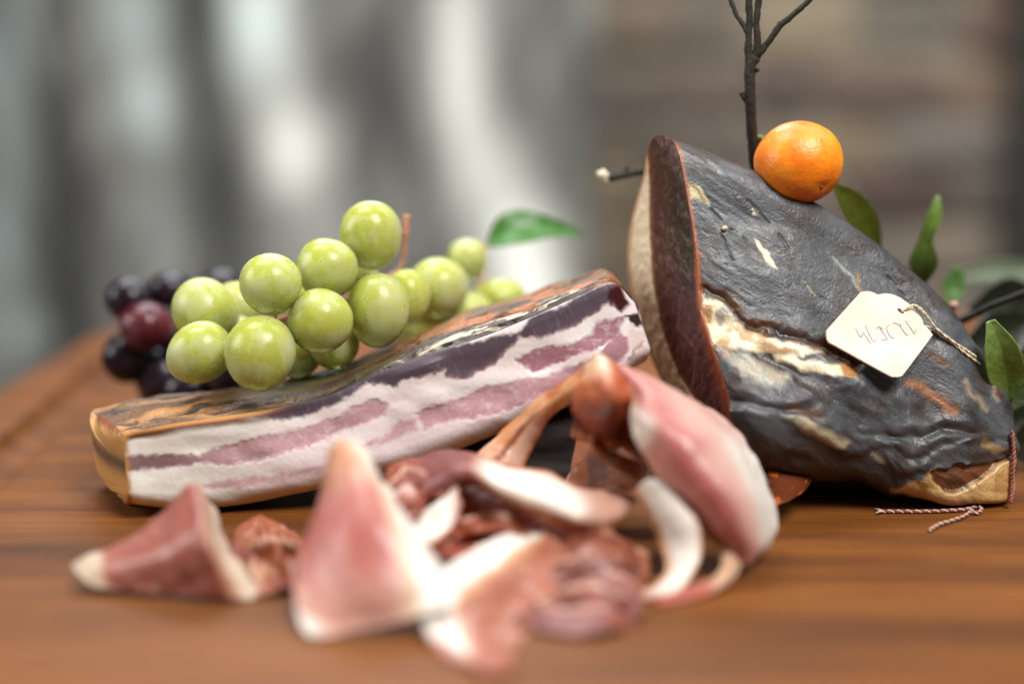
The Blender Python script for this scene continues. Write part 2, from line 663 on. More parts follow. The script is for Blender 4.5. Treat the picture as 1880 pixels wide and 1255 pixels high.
# ------------------------------------------------------------------ smoked ham chunk
def build_ham():
    fr = [
        [(1240, 266, 13), (1266, 380, 6), (1280, 480, 0), (1284, 560, -5), (1305, 630, -12), (1332, 710, -18), (1350, 780, -20), (1362, 825, -14)],
        [(1330, 295, 15), (1345, 400, 7), (1352, 480, 0), (1358, 560, -6), (1370, 650, -16), (1385, 740, -25), (1395, 805, -24), (1400, 850, -15)],
        [(1435, 340, 17), (1450, 430, 8), (1458, 510, 1), (1465, 590, -6), (1475, 680, -15), (1485, 765, -22), (1495, 830, -20), (1500, 872, -10)],
        [(1560, 412, 19), (1565, 490, 9), (1570, 560, 2), (1578, 640, -4), (1585, 720, -11), (1592, 795, -16), (1600, 850, -15), (1605, 886, -6)],
        [(1660, 484, 18), (1668, 550, 8), (1675, 615, 2), (1682, 690, -3), (1690, 760, -8), (1700, 830, -12), (1705, 880, -12), (1708, 914, -7)],
        [(1738, 556, 16), (1748, 610, 6), (1756, 670, 0), (1765, 730, -4), (1772, 790, -8), (1780, 850, -10), (1785, 895, -10), (1788, 923, -5)],
        [(1800, 655, 12), (1806, 700, 4), (1812, 745, 0), (1818, 790, -3), (1822, 830, -5), (1826, 870, -6), (1830, 900, -6), (1832, 919, -3)],
        [(1846, 722, 8), (1851, 755, 3), (1855, 790, 0), (1857, 820, -1), (1859, 850, -2), (1858, 875, -2), (1854, 897, -2), (1848, 910, 0)],
        [(1856, 745, 14), (1860, 765, 9), (1862, 790, 6), (1863, 815, 5), (1864, 840, 5), (1863, 862, 5), (1860, 880, 6), (1856, 892, 8)],
    ]
    thick = [0, 62, 66, 66, 60, 52, 40, 26, 12]
    back0 = [(1198, 256, 22), (1178, 335, 34), (1158, 410, 40), (1152, 475, 43), (1160, 545, 44), (1182, 620, 40), (1215, 700, 32), (1280, 810, 14)]
    rows = []
    for k, f in enumerate(fr):
        A = [P(*q) for q in f]
        if k == 0:
            B = [P(*q) for q in back0]
        else:
            B = []
            for j, a in enumerate(A):
                t = j / 7.0
                b = a + np.array([-6.0, thick[k] * (0.22 + 0.78 * math.sin(math.pi * (0.12 + 0.76 * t))), -1.0 + 3 * math.sin(math.pi * t)])
                b[2] = max(0.6, b[2] * (1 - max(0.0, (t - 0.62) / 0.38)))
                B.append(b)
        rows.append(A + B[::-1])
    nu, nv = 430, 560
    # uneven sampling round the ring: three quarters of it on the front
    R = []
    for r in rows:
        r = np.array(r)
        dense = catmull(r, 1600, True)
        idx = np.concatenate([np.linspace(0, 7 / 16 * 1600, 400, endpoint=False), np.linspace(7 / 16 * 1600, 1600, 160, endpoint=False)])
        R.append(dense[idx.astype(int)])
    G = catmull(np.array(R), nu)
    G0 = G.copy()
    front = np.zeros((nu, nv))
    front[:, :405] = 1
    front[:, 545:] = 1
    Q = project(G)
    n = gnormals(G, True)
    if n[nu // 2, 180, 1] > 0:
        n = -n
    u = np.linspace(0, 1, nu)[:, None] * np.ones((1, nv))
    v = np.clip(np.arange(nv) / 400.0, 0, 1)[None] * np.ones((nu, 1))
    x, y = Q[..., 0], Q[..., 1]
    # direction of the fibres: down to the right
    a = (x * 0.83 + y * 0.56)
    b = (-x * 0.56 + y * 0.83)
    warp = fbm(xyz(x / 70, y / 70), 3, 11)
    low = sstep(-20, 60, y - (500 + (x - 1290) * 0.52))          # below the crack
    edge = sstep(0.0, 0.015, u) * front
    folds = fbm(xyz(a / 190, b / 40 + warp * 0.8), 2, 21)
    ridges = 1 - np.abs(fbm(xyz(a / 150, b / 44 + warp), 2, 31)) * 2
    fibre = fbm(xyz(a / 55, b / 8), 4, 41)
    disp = (0.35 + 1.9 * low) * folds + 0.7 * low * ridges + 0.10 * fibre
    disp += 0.8 * fbm(xyz(x / 120, y / 120), 2, 51) + 0.08 * fbm(xyz(a / 12, b / 6), 3, 52)
    Qw = Q + np.stack([fbm(xyz(x / 22, y / 22), 3, 61), fbm(xyz(x / 22, y / 22), 3, 62)], -1) * 9
    crack = Z2([(455, 200), (560, 240), (650, 335), (760, 365), (880, 400), (980, 440), (1100, 520)])
    dc = linedist(Qw, crack)
    disp -= 1.5 * np.exp(-(dc / 7.0) ** 2)
    disp += 1.6 * np.exp(-((linedist(Qw, [(p[0] + 4, p[1] + 26) for p in crack])) / 16.0) ** 2)
    # deep fine cuts on the upper flat
    cuts = [Z6([(1030, 520), (1110, 600), (1180, 690)]), Z6([(780, 590), (850, 660)]), Z6([(920, 730), (1030, 810)]), Z6([(1250, 770), (1330, 880)]),
            Z6([(800, 700), (870, 800), (930, 940)]), Z2([(900, 190), (1000, 270)]), Z2([(1230, 150), (1330, 260)])]
    for cpts in cuts:
        dd = linedist(Q * 0.75 + Qw * 0.25, cpts)
        disp -= 0.45 * np.exp(-(dd / 2.4) ** 2) * sstep(-.5, .2, fbm(xyz(x / 18, y / 18), 2, 63))
    # creases towards the tail
    for cpts in (Z2([(1180, 800), (1350, 790), (1500, 800), (1640, 780)]), Z2([(1120, 880), (1300, 880), (1500, 860), (1700, 830)]),
                 Z2([(1250, 960), (1450, 930), (1700, 890)]), Z2([(600, 640), (700, 690), (900, 700), (1100, 740)]), Z2([(1540, 560), (1600, 640), (1650, 740)]),
                 Z2([(1450, 420), (1560, 520), (1660, 640)])):
        dd = linedist(Q + np.stack([fbm(xyz(x / 60, y / 60), 2, 64), fbm(xyz(x / 60, y / 60), 2, 65)], -1) * 22, cpts)
        kk_ = sstep(-.6, .3, fbm(xyz(x / 70, y / 70), 2, 66))
        disp -= 1.0 * np.exp(-(dd / 9.0) ** 2) * kk_
        disp += 0.6 * np.exp(-((dd - 18) / 12.0) ** 2) * kk_
    G = G + n * (disp * edge)[..., None]
    G[..., 2] = np.maximum(G[..., 2], 0.5)
    # ---- colour
    c = np.ones((nu, nv, 3)) * lin(73, 74, 77)
    c = mix(c, lin(47, 45, 46)[None, None], sstep(-.1, .5, fbm(xyz(a / 90, b / 30), 4, 71)))
    c = mix(c, lin(88, 90, 94)[None, None], 0.45 * sstep(.15, .6, fbm(xyz(a / 40, b / 14), 4, 72)))
    c = mix(c, lin(46, 40, 37)[None, None], 0.7 * low * sstep(0, .5, fbm(xyz(a / 80, b / 40), 3, 73)))
    rough = 0.46 + 0.22 * fbm(xyz(a / 22, b / 9), 4, 74)
    c = mix(c, lin(58, 44, 34)[None, None], 0.6 * sstep(.1, .45, fbm(xyz(x / 50, y / 50), 4, 78)))
    cream, amber, brown, pale = lin(238, 222, 186), lin(176, 118, 52), lin(64, 36, 20), lin(172, 166, 148)
    wide = fbm(xyz(x / 34, y / 34), 3, 75)
    A = patch(Qw, Z2([(450, 215), (540, 245), (620, 310), (680, 370), (850, 435), (960, 470), (840, 470), (680, 450), (540, 430), (480, 415), (462, 330)]), 5)
    c = mix(c, cream[None, None], A)
    c = mix(c, amber[None, None], A * 0.75 * sstep(.08, .4, wide))
    c = mix(c, lin(120, 124, 128)[None, None], A * 0.7 * sstep(.1, .45, -wide))
    B = patch(Qw, Z2([(770, 465), (850, 475), (960, 515), (1040, 530), (1080, 580), (980, 565), (880, 525), (790, 495)]), 4)
    c = mix(c, cream[None, None], B)
    c = mix(c, amber[None, None], patch(Qw, Z2([(1020, 515), (1075, 505), (1085, 575), (1040, 580)]), 5))
    Cc = patch(Qw, Z2([(540, 440), (640, 455), (720, 500), (830, 560), (790, 610), (700, 580), (600, 510)]), 10)
    c = mix(c, pale[None, None], Cc * 0.75)
    c = mix(c, amber[None, None], Cc * 0.5 * sstep(.1, .5, wide))
    D = patch(Qw, Z2([(810, 725), (900, 740), (960, 780), (1060, 820), (1040, 850), (960, 830), (890, 780)]), 7)
    c = mix(c, lin(188, 172, 140)[None, None], D * 0.8)
    cr = np.exp(-(dc / 7.0) ** 2)
    c = mix(c, lin(112, 66, 26)[None, None], np.clip(1.2 * np.exp(-(dc / 11.0) ** 2), 0, 1) * sstep(-.5, .1, wide))
    c = mix(c, lin(40, 20, 12)[None, None], cr * 0.8)
    st = patch(Qw, Z2([(685, -5), (715, 25), (745, 60), (770, 115), (740, 105), (715, 55)]), 2.5)
    c = mix(c, cream[None, None], st)
    c = mix(c, amber[None, None], st * sstep(.0, .3, wide))
    Gp = patch(Qw, Z6([(520, 335), (620, 390), (710, 425), (765, 560), (720, 535), (650, 520), (612, 565), (585, 450)]), 3)
    c = mix(c, lin(204, 192, 150)[None, None], Gp)
    c = mix(c, lin(150, 120, 50)[None, None], Gp * np.exp(-(linedist(Qw, Z6([(640, 400), (690, 470), (745, 550)])) / 3) ** 2))
    c = mix(c, lin(190, 184, 160)[None, None], patch(Qw, Z6([(1030, 590), (1060, 585), (1090, 630), (1060, 640)]), 2) * 0.9)
    for pts, w_, colr in ((Z2([(1100, 150), (1125, 205)]), 4, lin(150, 120, 70)), (Z2([(880, 170), (940, 230)]), 2.5, lin(150, 140, 110)),
                          (Z2([(1010, 80), (1080, 160), (1110, 200)]), 2.5, lin(150, 150, 140)), (Z2([(1320, 580), (1400, 625), (1500, 705)]), 9, lin(150, 88, 34)),
                          (Z2([(1400, 460), (1460, 500)]), 7, lin(96, 56, 22)), (Z2([(1540, 580), (1600, 650), (1640, 700)]), 5, lin(150, 134, 112)),
                          (Z2([(1620, 560), (1700, 640)]), 5, lin(74, 38, 18)), (Z2([(1660, 600), (1690, 660)]), 4, lin(142, 126, 104)),
                          (Z2([(1180, 890), (1215, 910)]), 5, lin(150, 138, 116)), (Z2([(1640, 840), (1690, 860)]), 7, lin(150, 120, 76)),
                          (Z2([(840, 690), (940, 720)]), 9, lin(96, 64, 50)), (Z2([(460, 60), (450, 160), (462, 200)]), 4, lin(150, 82, 40))):
        c = mix(c, colr[None, None], 0.85 * np.exp(-(linedist(Qw, pts) / w_) ** 2))
    # dark amber rim along the cut
    c = mix(c, lin(150, 82, 44)[None, None], (1 - sstep(0.004, 0.016, u + 0.006 * wide)) * front)
    # underside browns and the yellow fat at the tail
    und = sstep(0.86, 1.0, v) * front
    c = mix(c, lin(70, 42, 22)[None, None], und * 0.7 * sstep(-.3, .3, wide))
    J = patch(Qw, Z2([(1240, 1000), (1330, 985), (1400, 955), (1520, 950), (1640, 930), (1745, 900), (1760, 1040), (1690, 1100), (1540, 1130), (1380, 1080)]), 5)
    c = mix(c, lin(206, 168, 112)[None, None], J)
    c = mix(c, lin(170, 120, 64)[None, None], J * 0.7 * sstep(.05, .4, wide))
    H = patch(Qw, Z2([(1405, 960), (1500, 935), (1640, 925), (1735, 885), (1660, 960), (1600, 1000), (1510, 1035), (1430, 1015)]), 4)
    c = mix(c, lin(112, 66, 36)[None, None], H)
    c = mix(c, lin(74, 44, 26)[None, None], H * sstep(-.1, .4, fbm(xyz(a / 30, b / 8), 3, 79)))
    rough = np.where(J > 0.5, 0.4, rough) - 0.02 * low
    G_ = G - n * (2.0 * H * edge)[..., None]
    c = np.where(front[..., None] > 0, c, lin(66, 56, 48))
    base = P(1600, 900, 20)
    root = thing('smoked_ham', 'big dark grey smoked ham chunk with cream fat streaks and maroon cut side', 'ham', (base[0], 20, 0))
    fs = gfaces(nu, nv, True).tolist()
    fs.append([(nu - 1) * nv + j for j in range(nv)])
    o = mesh_obj('rind', G_, fs, M_HAM, root, c, np.clip(rough, .22, .7))
    # ---- the cut side: from front edge to back edge
    ns = 170
    ring = G_[0]
    nt_ = 320
    fcur = ring[np.linspace(0, 400, nt_).astype(int)]
    bidx = np.linspace(nv - 1, 401, nt_)
    bcur = np.stack([np.interp(bidx, np.arange(nv), ring[:, i]) for i in range(3)], -1)
    s = np.linspace(0, 1, ns)[:, None, None]
    C = fcur[None] * (1 - s) + bcur[None] * s
    Qc = project(C)
    S = s[..., 0] * np.ones((1, nt_))
    T = np.linspace(0, 1, nt_)[None] * np.ones((ns, 1))
    xw = fbm(xyz(Qc[..., 0] / 9, Qc[..., 1] / 16), 3, 81)
    nC = gnormals(C)
    if nC[ns // 2, nt_ // 2, 0] > 0:
        nC = -nC
    bulge = 0.6 * np.sin(math.pi * S) * np.sin(math.pi * T)
    C = C + nC * (bulge + 0.45 * xw * np.minimum(1, 8 * S) * np.minimum(1, 8 * (1 - S)))[..., None]
    Qc = project(C)
    X, Y = Qc[..., 0], Qc[..., 1]
    meat_l = np.interp(Y, [255, 330, 430, 520, 600, 650, 690, 720, 800], [1184, 1192, 1192, 1198, 1214, 1230, 1248, 1268, 1320])
    cc = np.ones((ns, nt_, 3)) * lin(78, 34, 32)
    nz = fbm(xyz(X / 7, Y / 9), 4, 82)
    up = 1 - sstep(470, 600, Y)
    darkside = sstep(-18, 16, X - (1215 + (Y - 255) * 0.10) + 14 * nz)
    cc = mix(cc, lin(46, 27, 20)[None, None], up * darkside)
    cc = mix(cc, lin(104, 68, 54)[None, None], up * 0.7 * sstep(.12, .45, fbm(xyz(X / 5, Y / 8), 4, 83)))
    cc = mix(cc, lin(88, 54, 42)[None, None], (1 - sstep(250, 400, Y)) * 0.8)
    cc = mix(cc, lin(66, 30, 26)[None, None], (1 - up) * sstep(0, .5, fbm(xyz(X / 14, Y / 60), 3, 84)))
    cc = mix(cc, lin(136, 82, 76)[None, None], (1 - up) * 0.5 * np.exp(-(linedist(Qc, [(1250, 540), (1244, 600), (1278, 640), (1272, 700), (1262, 740)]) / 2.5) ** 2))
    cc = mix(cc, lin(128, 56, 26)[None, None], (1 - up) * 0.8 * np.exp(-((X - np.interp(Y, [600, 780], [1290, 1345])) / 9) ** 2))
    fatm = sstep(-2.5, 2.5, meat_l - X + 2 * xw)
    cc = mix(cc, lin(150, 92, 44)[None, None], np.exp(-((X - meat_l) / 6) ** 2) * 0.8)
    cc = mix(cc, lin(244, 222, 196)[None, None], fatm)
    skin_l = np.interp(Y, [255, 315, 400, 470, 540, 620, 700], [1186, 1183, 1160, 1152, 1160, 1184, 1214])
    cc = mix(cc, lin(196, 142, 86)[None, None], (1 - sstep(2, 7, X - skin_l)) * fatm * 0.8)
    cc = mix(cc, lin(160, 84, 50)[None, None], 1 - sstep(0.0, 0.05, S + .03 * xw))
    rg = 0.5 + 0.2 * nz * up
    mesh_obj('cut_face', C, gfaces(ns, nt_), M_CUT, root, cc, np.clip(rg, .3, .8))
    return root, G_, Q


HAM, HAM_G, HAM_Q = build_ham()


def ham_point(px, py, off=0.0):
    """point of the ham's front surface seen at that pixel, pushed off towards the camera"""
    g = HAM_G[:, :400].reshape(-1, 3)
    q = project(g)
    i = np.argmin((q[:, 0] - px) ** 2 + (q[:, 1] - py) ** 2)
    p = g[i]
    d = CAM - p
    return p + d / np.linalg.norm(d) * off


# ------------------------------------------------------------------ pork belly slab
def build_belly():
    st = [(226, 798, 236, 936, -22), (318, 778, 326, 946, -20), (414, 764, 424, 940, -17), (505, 750, 520, 922, -15), (600, 728, 615, 902, -12), (700, 684, 715, 876, -9),
          (800, 648, 830, 840, -6), (900, 614, 930, 800, -3), (1000, 572, 1030, 762, 0), (1070, 541, 1110, 728, 3), (1126, 519, 1160, 696, 7), (1164, 552, 1202, 664, 15)]
    ft = np.array([P(a, b, y) for a, b, _, _, y in st])
    fb = np.array([P(c, d, y) for _, _, c, d, y in st])
    NU, NV = 560, 200
    Ft, Fb = catmull(ft, NU), catmull(fb, NU)
    t = np.linspace(0, 1, NV)[None, :, None]
    G = Ft[:, None] * (1 - t) + Fb[:, None] * t
    Q = project(G)
    x, y = Q[..., 0], Q[..., 1]
    U = np.linspace(0, 1, NU)[:, None] * np.ones((1, NV))
    T = t[..., 0] * np.ones((NU, 1))
    n = gnormals(G)
    if n[NU // 2, NV // 2, 1] > 0:
        n = -n
    Qw = Q + np.stack([fbm(xyz(x / 14, y / 14), 3, 101), fbm(xyz(x / 14, y / 14), 3, 102)], -1) * 3.5
    Qw = Qw + np.stack([vnoise(xyz(x / 7, y / 7), 111), vnoise(xyz(x / 7, y / 7), 112)], -1) * 2.2
    wide = fbm(xyz(x / 60, y / 24), 3, 103)
    fine = fbm(xyz(x / 7, y / 7), 3, 104)
    pink = sstep(330, 620, x)
    c = mix(np.ones((NU, NV, 3)) * lin(244, 240, 230), lin(242, 226, 226)[None, None], pink * (0.6 + 0.4 * sstep(.2, .7, T)))
    c = mix(c, lin(244, 240, 236)[None, None], 0.7 * sstep(.1, .5, wide))
    c = mix(c, lin(232, 204, 206)[None, None], 0.45 * pink * sstep(.1, .5, fbm(xyz(x / 40, y / 14), 4, 105)))
    L2 = Z4([(205, 895), (330, 880), (600, 878), (700, 835), (900, 785), (1100, 745), (1270, 690), (1330, 640), (1450, 610), (1500, 640), (1470, 690),
             (1380, 725), (1200, 800), (1060, 850), (880, 900), (720, 930), (600, 915), (430, 940), (210, 955)])
    L2b = Z5([(910, 540), (1050, 480), (1200, 460), (1340, 400), (1360, 345), (1500, 300), (1525, 300), (1490, 400), (1390, 470), (1250, 520), (1080, 590), (1010, 610), (965, 585)])
    L3 = Z5([(370, 830), (480, 790), (640, 755), (750, 690), (900, 665), (1080, 630), (1250, 565), (1400, 500), (1440, 400), (1530, 410), (1545, 470), (1500, 540),
             (1400, 640), (1150, 720), (900, 810), (830, 840), (720, 850), (690, 870), (600, 870), (480, 900), (410, 930), (400, 890), (380, 870)])
    L4 = Z4([(600, 1018), (800, 985), (1000, 965), (1200, 915), (1330, 880), (1320, 905), (1180, 950), (1000, 1000), (800, 1032), (620, 1036)])
    L4b = Z5([(60, 1005), (200, 955), (290, 870), (360, 878), (372, 920), (250, 975), (80, 1035)])
    T1 = Z5([(-60, 700), (0, 640), (150, 590), (520, 470), (700, 440), (850, 400), (935, 398), (925, 440), (800, 560), (640, 645), (530, 632), (525, 590), (440, 620),
             (290, 650), (265, 690), (100, 665), (0, 745), (-120, 800), (-250, 850), (-380, 870), (-520, 850), (-500, 800), (-300, 740)])
    T2 = Z5([(925, 400), (1000, 300), (1200, 240), (1240, 190), (1400, 110), (1490, 110), (1545, 240), (1490, 275), (1430, 225), (1330, 300), (1200, 372), (1080, 412), (935, 415)])
    lean = lin(208, 166, 173)
    for poly, colr, soft in ((L2, lean, 6), (L2b, lin(172, 122, 132), 5), (L3, lin(206, 162, 169), 6), (L4, lin(220, 182, 186), 6), (L4b, lin(214, 174, 178), 7)):
        m = patch(Qw, poly, soft)
        streak = sstep(.15, .5, fbm(xyz(x / 12, y / 8), 3, 106))
        c = mix(c, colr[None, None] * (1 + 0.14 * fine[..., None]), m * (1 - 0.28 * streak))
        if poly is L2:
            c = mix(c, lin(128, 102, 100)[None, None], m * (1 - sstep(290, 460, x)) * 0.9)
    c = mix(c, lin(146, 92, 100)[None, None], patch(Qw, L3, 4) * 0.6 * sstep(960, 1100, x))
    for poly in (T1, T2):
        m = patch(Qw, poly, 5)
        rib = sstep(.25, .6, fbm(xyz((x - 0.5 * y) / 9 + 0.6 * wide, y / 34), 3, 107))
        c = mix(c, lin(92, 78, 90)[None, None] * (1 + 0.25 * wide[..., None]), m)
        c = mix(c, lin(140, 120, 132)[None, None], m * rib * 0.5)
        c = mix(c, lin(132, 92, 104)[None, None], m * np.exp(-(linedist(Qw, poly, True) / 7) ** 2) * sstep(.12, .22, T) * .8)
    c = mix(c, lin(66, 22, 26)[None, None], patch(Qw, Z5([(1420, 150), (1495, 120), (1545, 235), (1490, 270), (1430, 205)]), 4))
    c = mix(c, lin(56, 40, 38)[None, None], patch(Qw, Z5([(1520, 290), (1590, 280), (1612, 350), (1560, 358)]), 3))
    c = mix(c, lin(216, 188, 176)[None, None], 0.6 * patch(Qw, Z5([(1540, 380), (1620, 370), (1640, 520), (1560, 560)]), 5))
    c = mix(c, lin(150, 112, 100)[None, None], 0.6 * np.exp(-(linedist(Qw, Z5([(1620, 430), (1600, 460), (1570, 480), (1545, 530)])) / 2.5) ** 2))
    # brown rind line along the top at the left
    tl = (1 - sstep(430, 560, x)) * (1 - sstep(.05, .13, T + .04 * wide))
    c = mix(c, lin(104, 62, 40)[None, None], tl)
    c = mix(c, lin(198, 138, 76)[None, None], tl * (1 - sstep(.02, .05, T)))
    # edges: rind colour at the left and bottom edge
    c = mix(c, lin(190, 140, 78)[None, None], 1 - sstep(0.0, 0.014, U + 0.004 * fine))
    c = mix(c, lin(120, 84, 66)[None, None], 0.8 * sstep(0.965, 1.0, T + 0.015 * wide) * (1 - 0.6 * pink))
    disp = 1.3 * fbm(xyz(x / 110, y / 60), 2, 108) + 0.06 * fine - 0.3 * (patch(Qw, L2b, 5) + patch(Qw, L3, 5) + patch(Qw, L2, 5))
    e = np.minimum(1, np.minimum(U, 1 - U) * 40) * np.minimum(1, np.minimum(T, 1 - T) * 14)
    edge_round = -0.5 * (1 - np.sqrt(np.clip(np.minimum(T, 1 - T) * 14, 0, 1)))
    under = -7.0 * np.clip((T - 0.74) / 0.26, 0, 1) ** 2.2
    G2 = G + n * (disp * e + edge_round + under)[..., None]
    rough = 0.42 + 0.1 * fine - 0.08 * patch(Qw, L2b, 6)
    mid = (ft[4] + fb[4]) / 2
    root = thing('pork_belly', 'long slab of cured pork belly with pink and white layered cut side', 'pork belly', (mid[0], mid[1] + 20, 0))
    mesh_obj('cut_face', G2, gfaces(NU, NV), M_FAT, root, c, np.clip(rough, .24, .7))
    # ---- rind wraps from the top edge over the top, down the back, under, to the bottom edge
    NR = 190
    Rows = []
    deep = np.interp(np.linspace(0, 1, NU), [0, .05, .3, .6, .72, .85, .94, 1], [40, 44, 48, 60, 54, 36, 22, 16])
    rise = np.interp(np.linspace(0, 1, NU), [0, .1, .2, .45, .6, .8, 1], [1.0, 1.2, 2.0, 2.0, 5.0, 2.0, 0.2])
    dx = np.interp(np.linspace(0, 1, NU), [0, .12, .3, .85, 1], [-0.55, -0.2, 0.0, 0.02, -0.08])
    dirb = np.stack([dx, np.ones(NU), np.zeros(NU)], -1)
    a0, b0 = G2[:, 0], G2[:, -1]
    pr = []
    for tt, fd, fz in ((0, 0, 0), (0, .12, .55), (0, .4, 1.0), (0, .75, .9), (0, .96, 0.2), (.25, 1.0, 0), (.6, 1.0, 0), (.9, .97, 0), (1.0, .85, 0), (1.03, .5, 0), (1.02, .12, 0), (1, 0, 0)):
        base = a0 * (1 - tt) + b0 * tt
        off = dirb * (deep * fd)[:, None]
        up = np.array([0, 0, 1.0])[None] * (rise * fz)[:, None]
        q = base + off + up
        q[:, 2] = np.maximum(q[:, 2], 0.6)
        pr.append(q)
    pr = np.array(pr)
    K = catmull(pr, NR).transpose(1, 0, 2)
    # pull in towards both ends so that the ends are rounded, then closed
    nk = gnormals(K)
    if nk[NU // 2, 40, 2] < 0:
        nk = -nk
    V_ = np.linspace(0, 1, NR)[None] * np.ones((NU, 1))
    U_ = np.linspace(0, 1, NU)[:, None] * np.ones((1, NR))
    L = U_ * 200
    D = V_ * 170
    wrk = fbm(np.stack([L / 15, D / 8, 0 * L], -1), 4, 121)
    big = fbm(np.stack([L / 34, D / 18, 0 * L], -1), 3, 122)
    e2 = np.minimum(1, np.minimum(V_, 1 - V_) * 30)
    pits = sstep(.25, .55, fbm(np.stack([L / 11, D / 6, 0 * L + 3], -1), 2, 123))
    K2 = K + nk * ((1.3 * wrk + 1.6 * big - 1.8 * pits) * e2)[..., None]
    K2[..., 2] = np.maximum(K2[..., 2], 0.6)
    N1 = fbm(np.stack([L / 16, D / 10, 0 * L], -1), 4, 125)
    N2 = fbm(np.stack([L / 30, D / 16, 0 * L + 9], -1), 3, 124)
    c2 = np.ones((NU, NR, 3)) * lin(108, 72, 36)
    c2 = mix(c2, lin(96, 82, 36)[None, None], sstep(.0, .4, N2) * sstep(.12, .25, U_) * (1 - sstep(.55, .65, U_)))
    c2 = mix(c2, lin(168, 98, 46)[None, None], sstep(-.15, .2, N1) * sstep(.45, .6, U_))
    c2 = mix(c2, lin(184, 128, 70)[None, None], sstep(-.1, .25, N1) * (1 - sstep(.10, .24, U_)))
    c2 = mix(c2, lin(62, 42, 30)[None, None], 0.9 * sstep(.12, .42, wrk))
    c2 = mix(c2, lin(50, 44, 38)[None, None], pits * 0.85)
    frontband = (1 - sstep(.05, .15, V_ + 0.06 * N1))
    c2 = mix(c2, lin(56, 48, 44)[None, None], frontband * sstep(.2, .4, U_) * (1 - sstep(.82, .9, U_)) * 0.9)
    fl = sstep(.02, .25, fbm(np.stack([L / 5, D / 2.0, 0 * L], -1), 3, 126)) * sstep(.02, .04, V_) * (1 - sstep(.07, .11, V_))
    c2 = mix(c2, lin(222, 206, 176)[None, None], fl * sstep(.42, .55, U_) * (1 - sstep(.75, .85, U_)))
    c2 = mix(c2, lin(110, 66, 28)[None, None], sstep(.55, .8, V_))
    r2 = 0.5 + 0.12 * wrk
    mesh_obj('rind', K2, gfaces(NU, NR), M_SKIN, root, c2, np.clip(r2, .3, .75))
    # ---- the two ends
    for side in (0, -1):
        ringF = G2[side][::-1]                                     # bottom to top
        ringK = K2[side]                                           # top round to bottom
        m = 120
        A = ringF[np.linspace(0, NV - 1, m).astype(int)][::-1]     # top to bottom at the front
        ki = np.linspace(0, NR - 1, 400).astype(int)
        kk = ringK[ki]
        # the back edge: from a top point to a bottom point
        kk = ringK[np.linspace(0, NR - 1, m).astype(int)]
        s = np.linspace(0, 1, 60)[:, None, None]
        E = A[None] * (1 - s) + kk[None] * s
        Se = s[..., 0] * np.ones((1, m))
        Te = np.linspace(0, 1, m)[None] * np.ones((60, 1))
        outward = np.array([-1.0 if side == 0 else 1.0, 0, 0])
        bul = (4.5 if side == 0 else 1.5) * np.sin(math.pi * np.clip(Se, 0, 1)) ** 0.7 * np.sin(math.pi * Te) ** 0.7
        E = E + outward * (bul + 0.5 * fbm(E / 14.0, 2, 131 + side) * np.sin(math.pi * Se) * np.sin(math.pi * Te))[..., None]
        zz = (E[..., 2] - E[..., 2].min()) / (E[..., 2].max() - E[..., 2].min())
        nz = fbm(E / 10.0, 3, 135)
        if side == 0:
            ce = np.ones(E.shape) * lin(196, 146, 84)
            ce = mix(ce, lin(90, 64, 48)[None, None], np.exp(-((zz - 0.58 - 0.1 * Se + 0.05 * nz) / 0.13) ** 2))
            ce = mix(ce, lin(120, 62, 26)[None, None], sstep(.86, .97, zz + .06 * nz))
            ce = mix(ce, lin(160, 96, 40)[None, None], 0.6 * (1 - sstep(0, .25, zz)))
        else:
            ce = np.ones(E.shape) * lin(206, 176, 168)
            ce = mix(ce, lin(140, 74, 74)[None, None], sstep(.0, .35, fbm(E / 12.0, 3, 137)))
            ce = mix(ce, lin(58, 32, 32)[None, None], sstep(.72, .85, zz + .1 * nz))
            ce = mix(ce, lin(54, 40, 36)[None, None], np.exp(-((zz - .6) / .08) ** 2) * (Se < .5))
            ce = mix(ce, lin(120, 88, 66)[None, None], 1 - sstep(.05, .25, zz))
        mesh_obj('end_face', E, gfaces(60, m), M_FAT, root, ce, 0.55)
    return root


build_belly()


# a dark cured piece under the high end of the belly
def blob(name, center, radii, mat, seed, amp=0.15, colf=None, rough=0.5, parent=None, nu=60, nv=60, power=0.75):
    th = np.linspace(0.001, math.pi - 0.001, nu)[:, None]
    ph = np.linspace(0, 2 * math.pi, nv, endpoint=False)[None]
    sgn = lambda a: np.sign(a) * np.abs(a) ** power
    D = np.stack([sgn(np.sin(th)) * sgn(np.cos(ph)), sgn(np.sin(th)) * sgn(np.sin(ph)), sgn(np.cos(th)) * np.ones_like(ph)], -1)
    r = 1 + amp * fbm(D * 1.6, 3, seed)
    V = np.asarray(center) + D * r[..., None] * np.asarray(radii)
    V[..., 2] = np.maximum(V[..., 2], 0.5)
    fs = gfaces(nu, nv, True).tolist()
    c = np.ones(V.shape) * colf(V) if colf else None
    return mesh_obj(name, V, fs, mat, parent, c, rough, origin=(center[0], center[1], 0) if parent is None else None)


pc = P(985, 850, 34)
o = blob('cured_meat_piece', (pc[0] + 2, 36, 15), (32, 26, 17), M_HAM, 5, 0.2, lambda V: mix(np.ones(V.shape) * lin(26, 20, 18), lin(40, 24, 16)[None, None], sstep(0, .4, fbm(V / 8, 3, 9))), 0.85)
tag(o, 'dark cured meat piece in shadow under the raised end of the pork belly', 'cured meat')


# ------------------------------------------------------------------ sliced ham
ROSE, DEEP, RUST, TAN, WHITE, BLUSH = lin(208, 140, 130), lin(164, 92, 82), lin(168, 92, 54), lin(222, 166, 122), lin(240, 232, 222), lin(224, 176, 160)


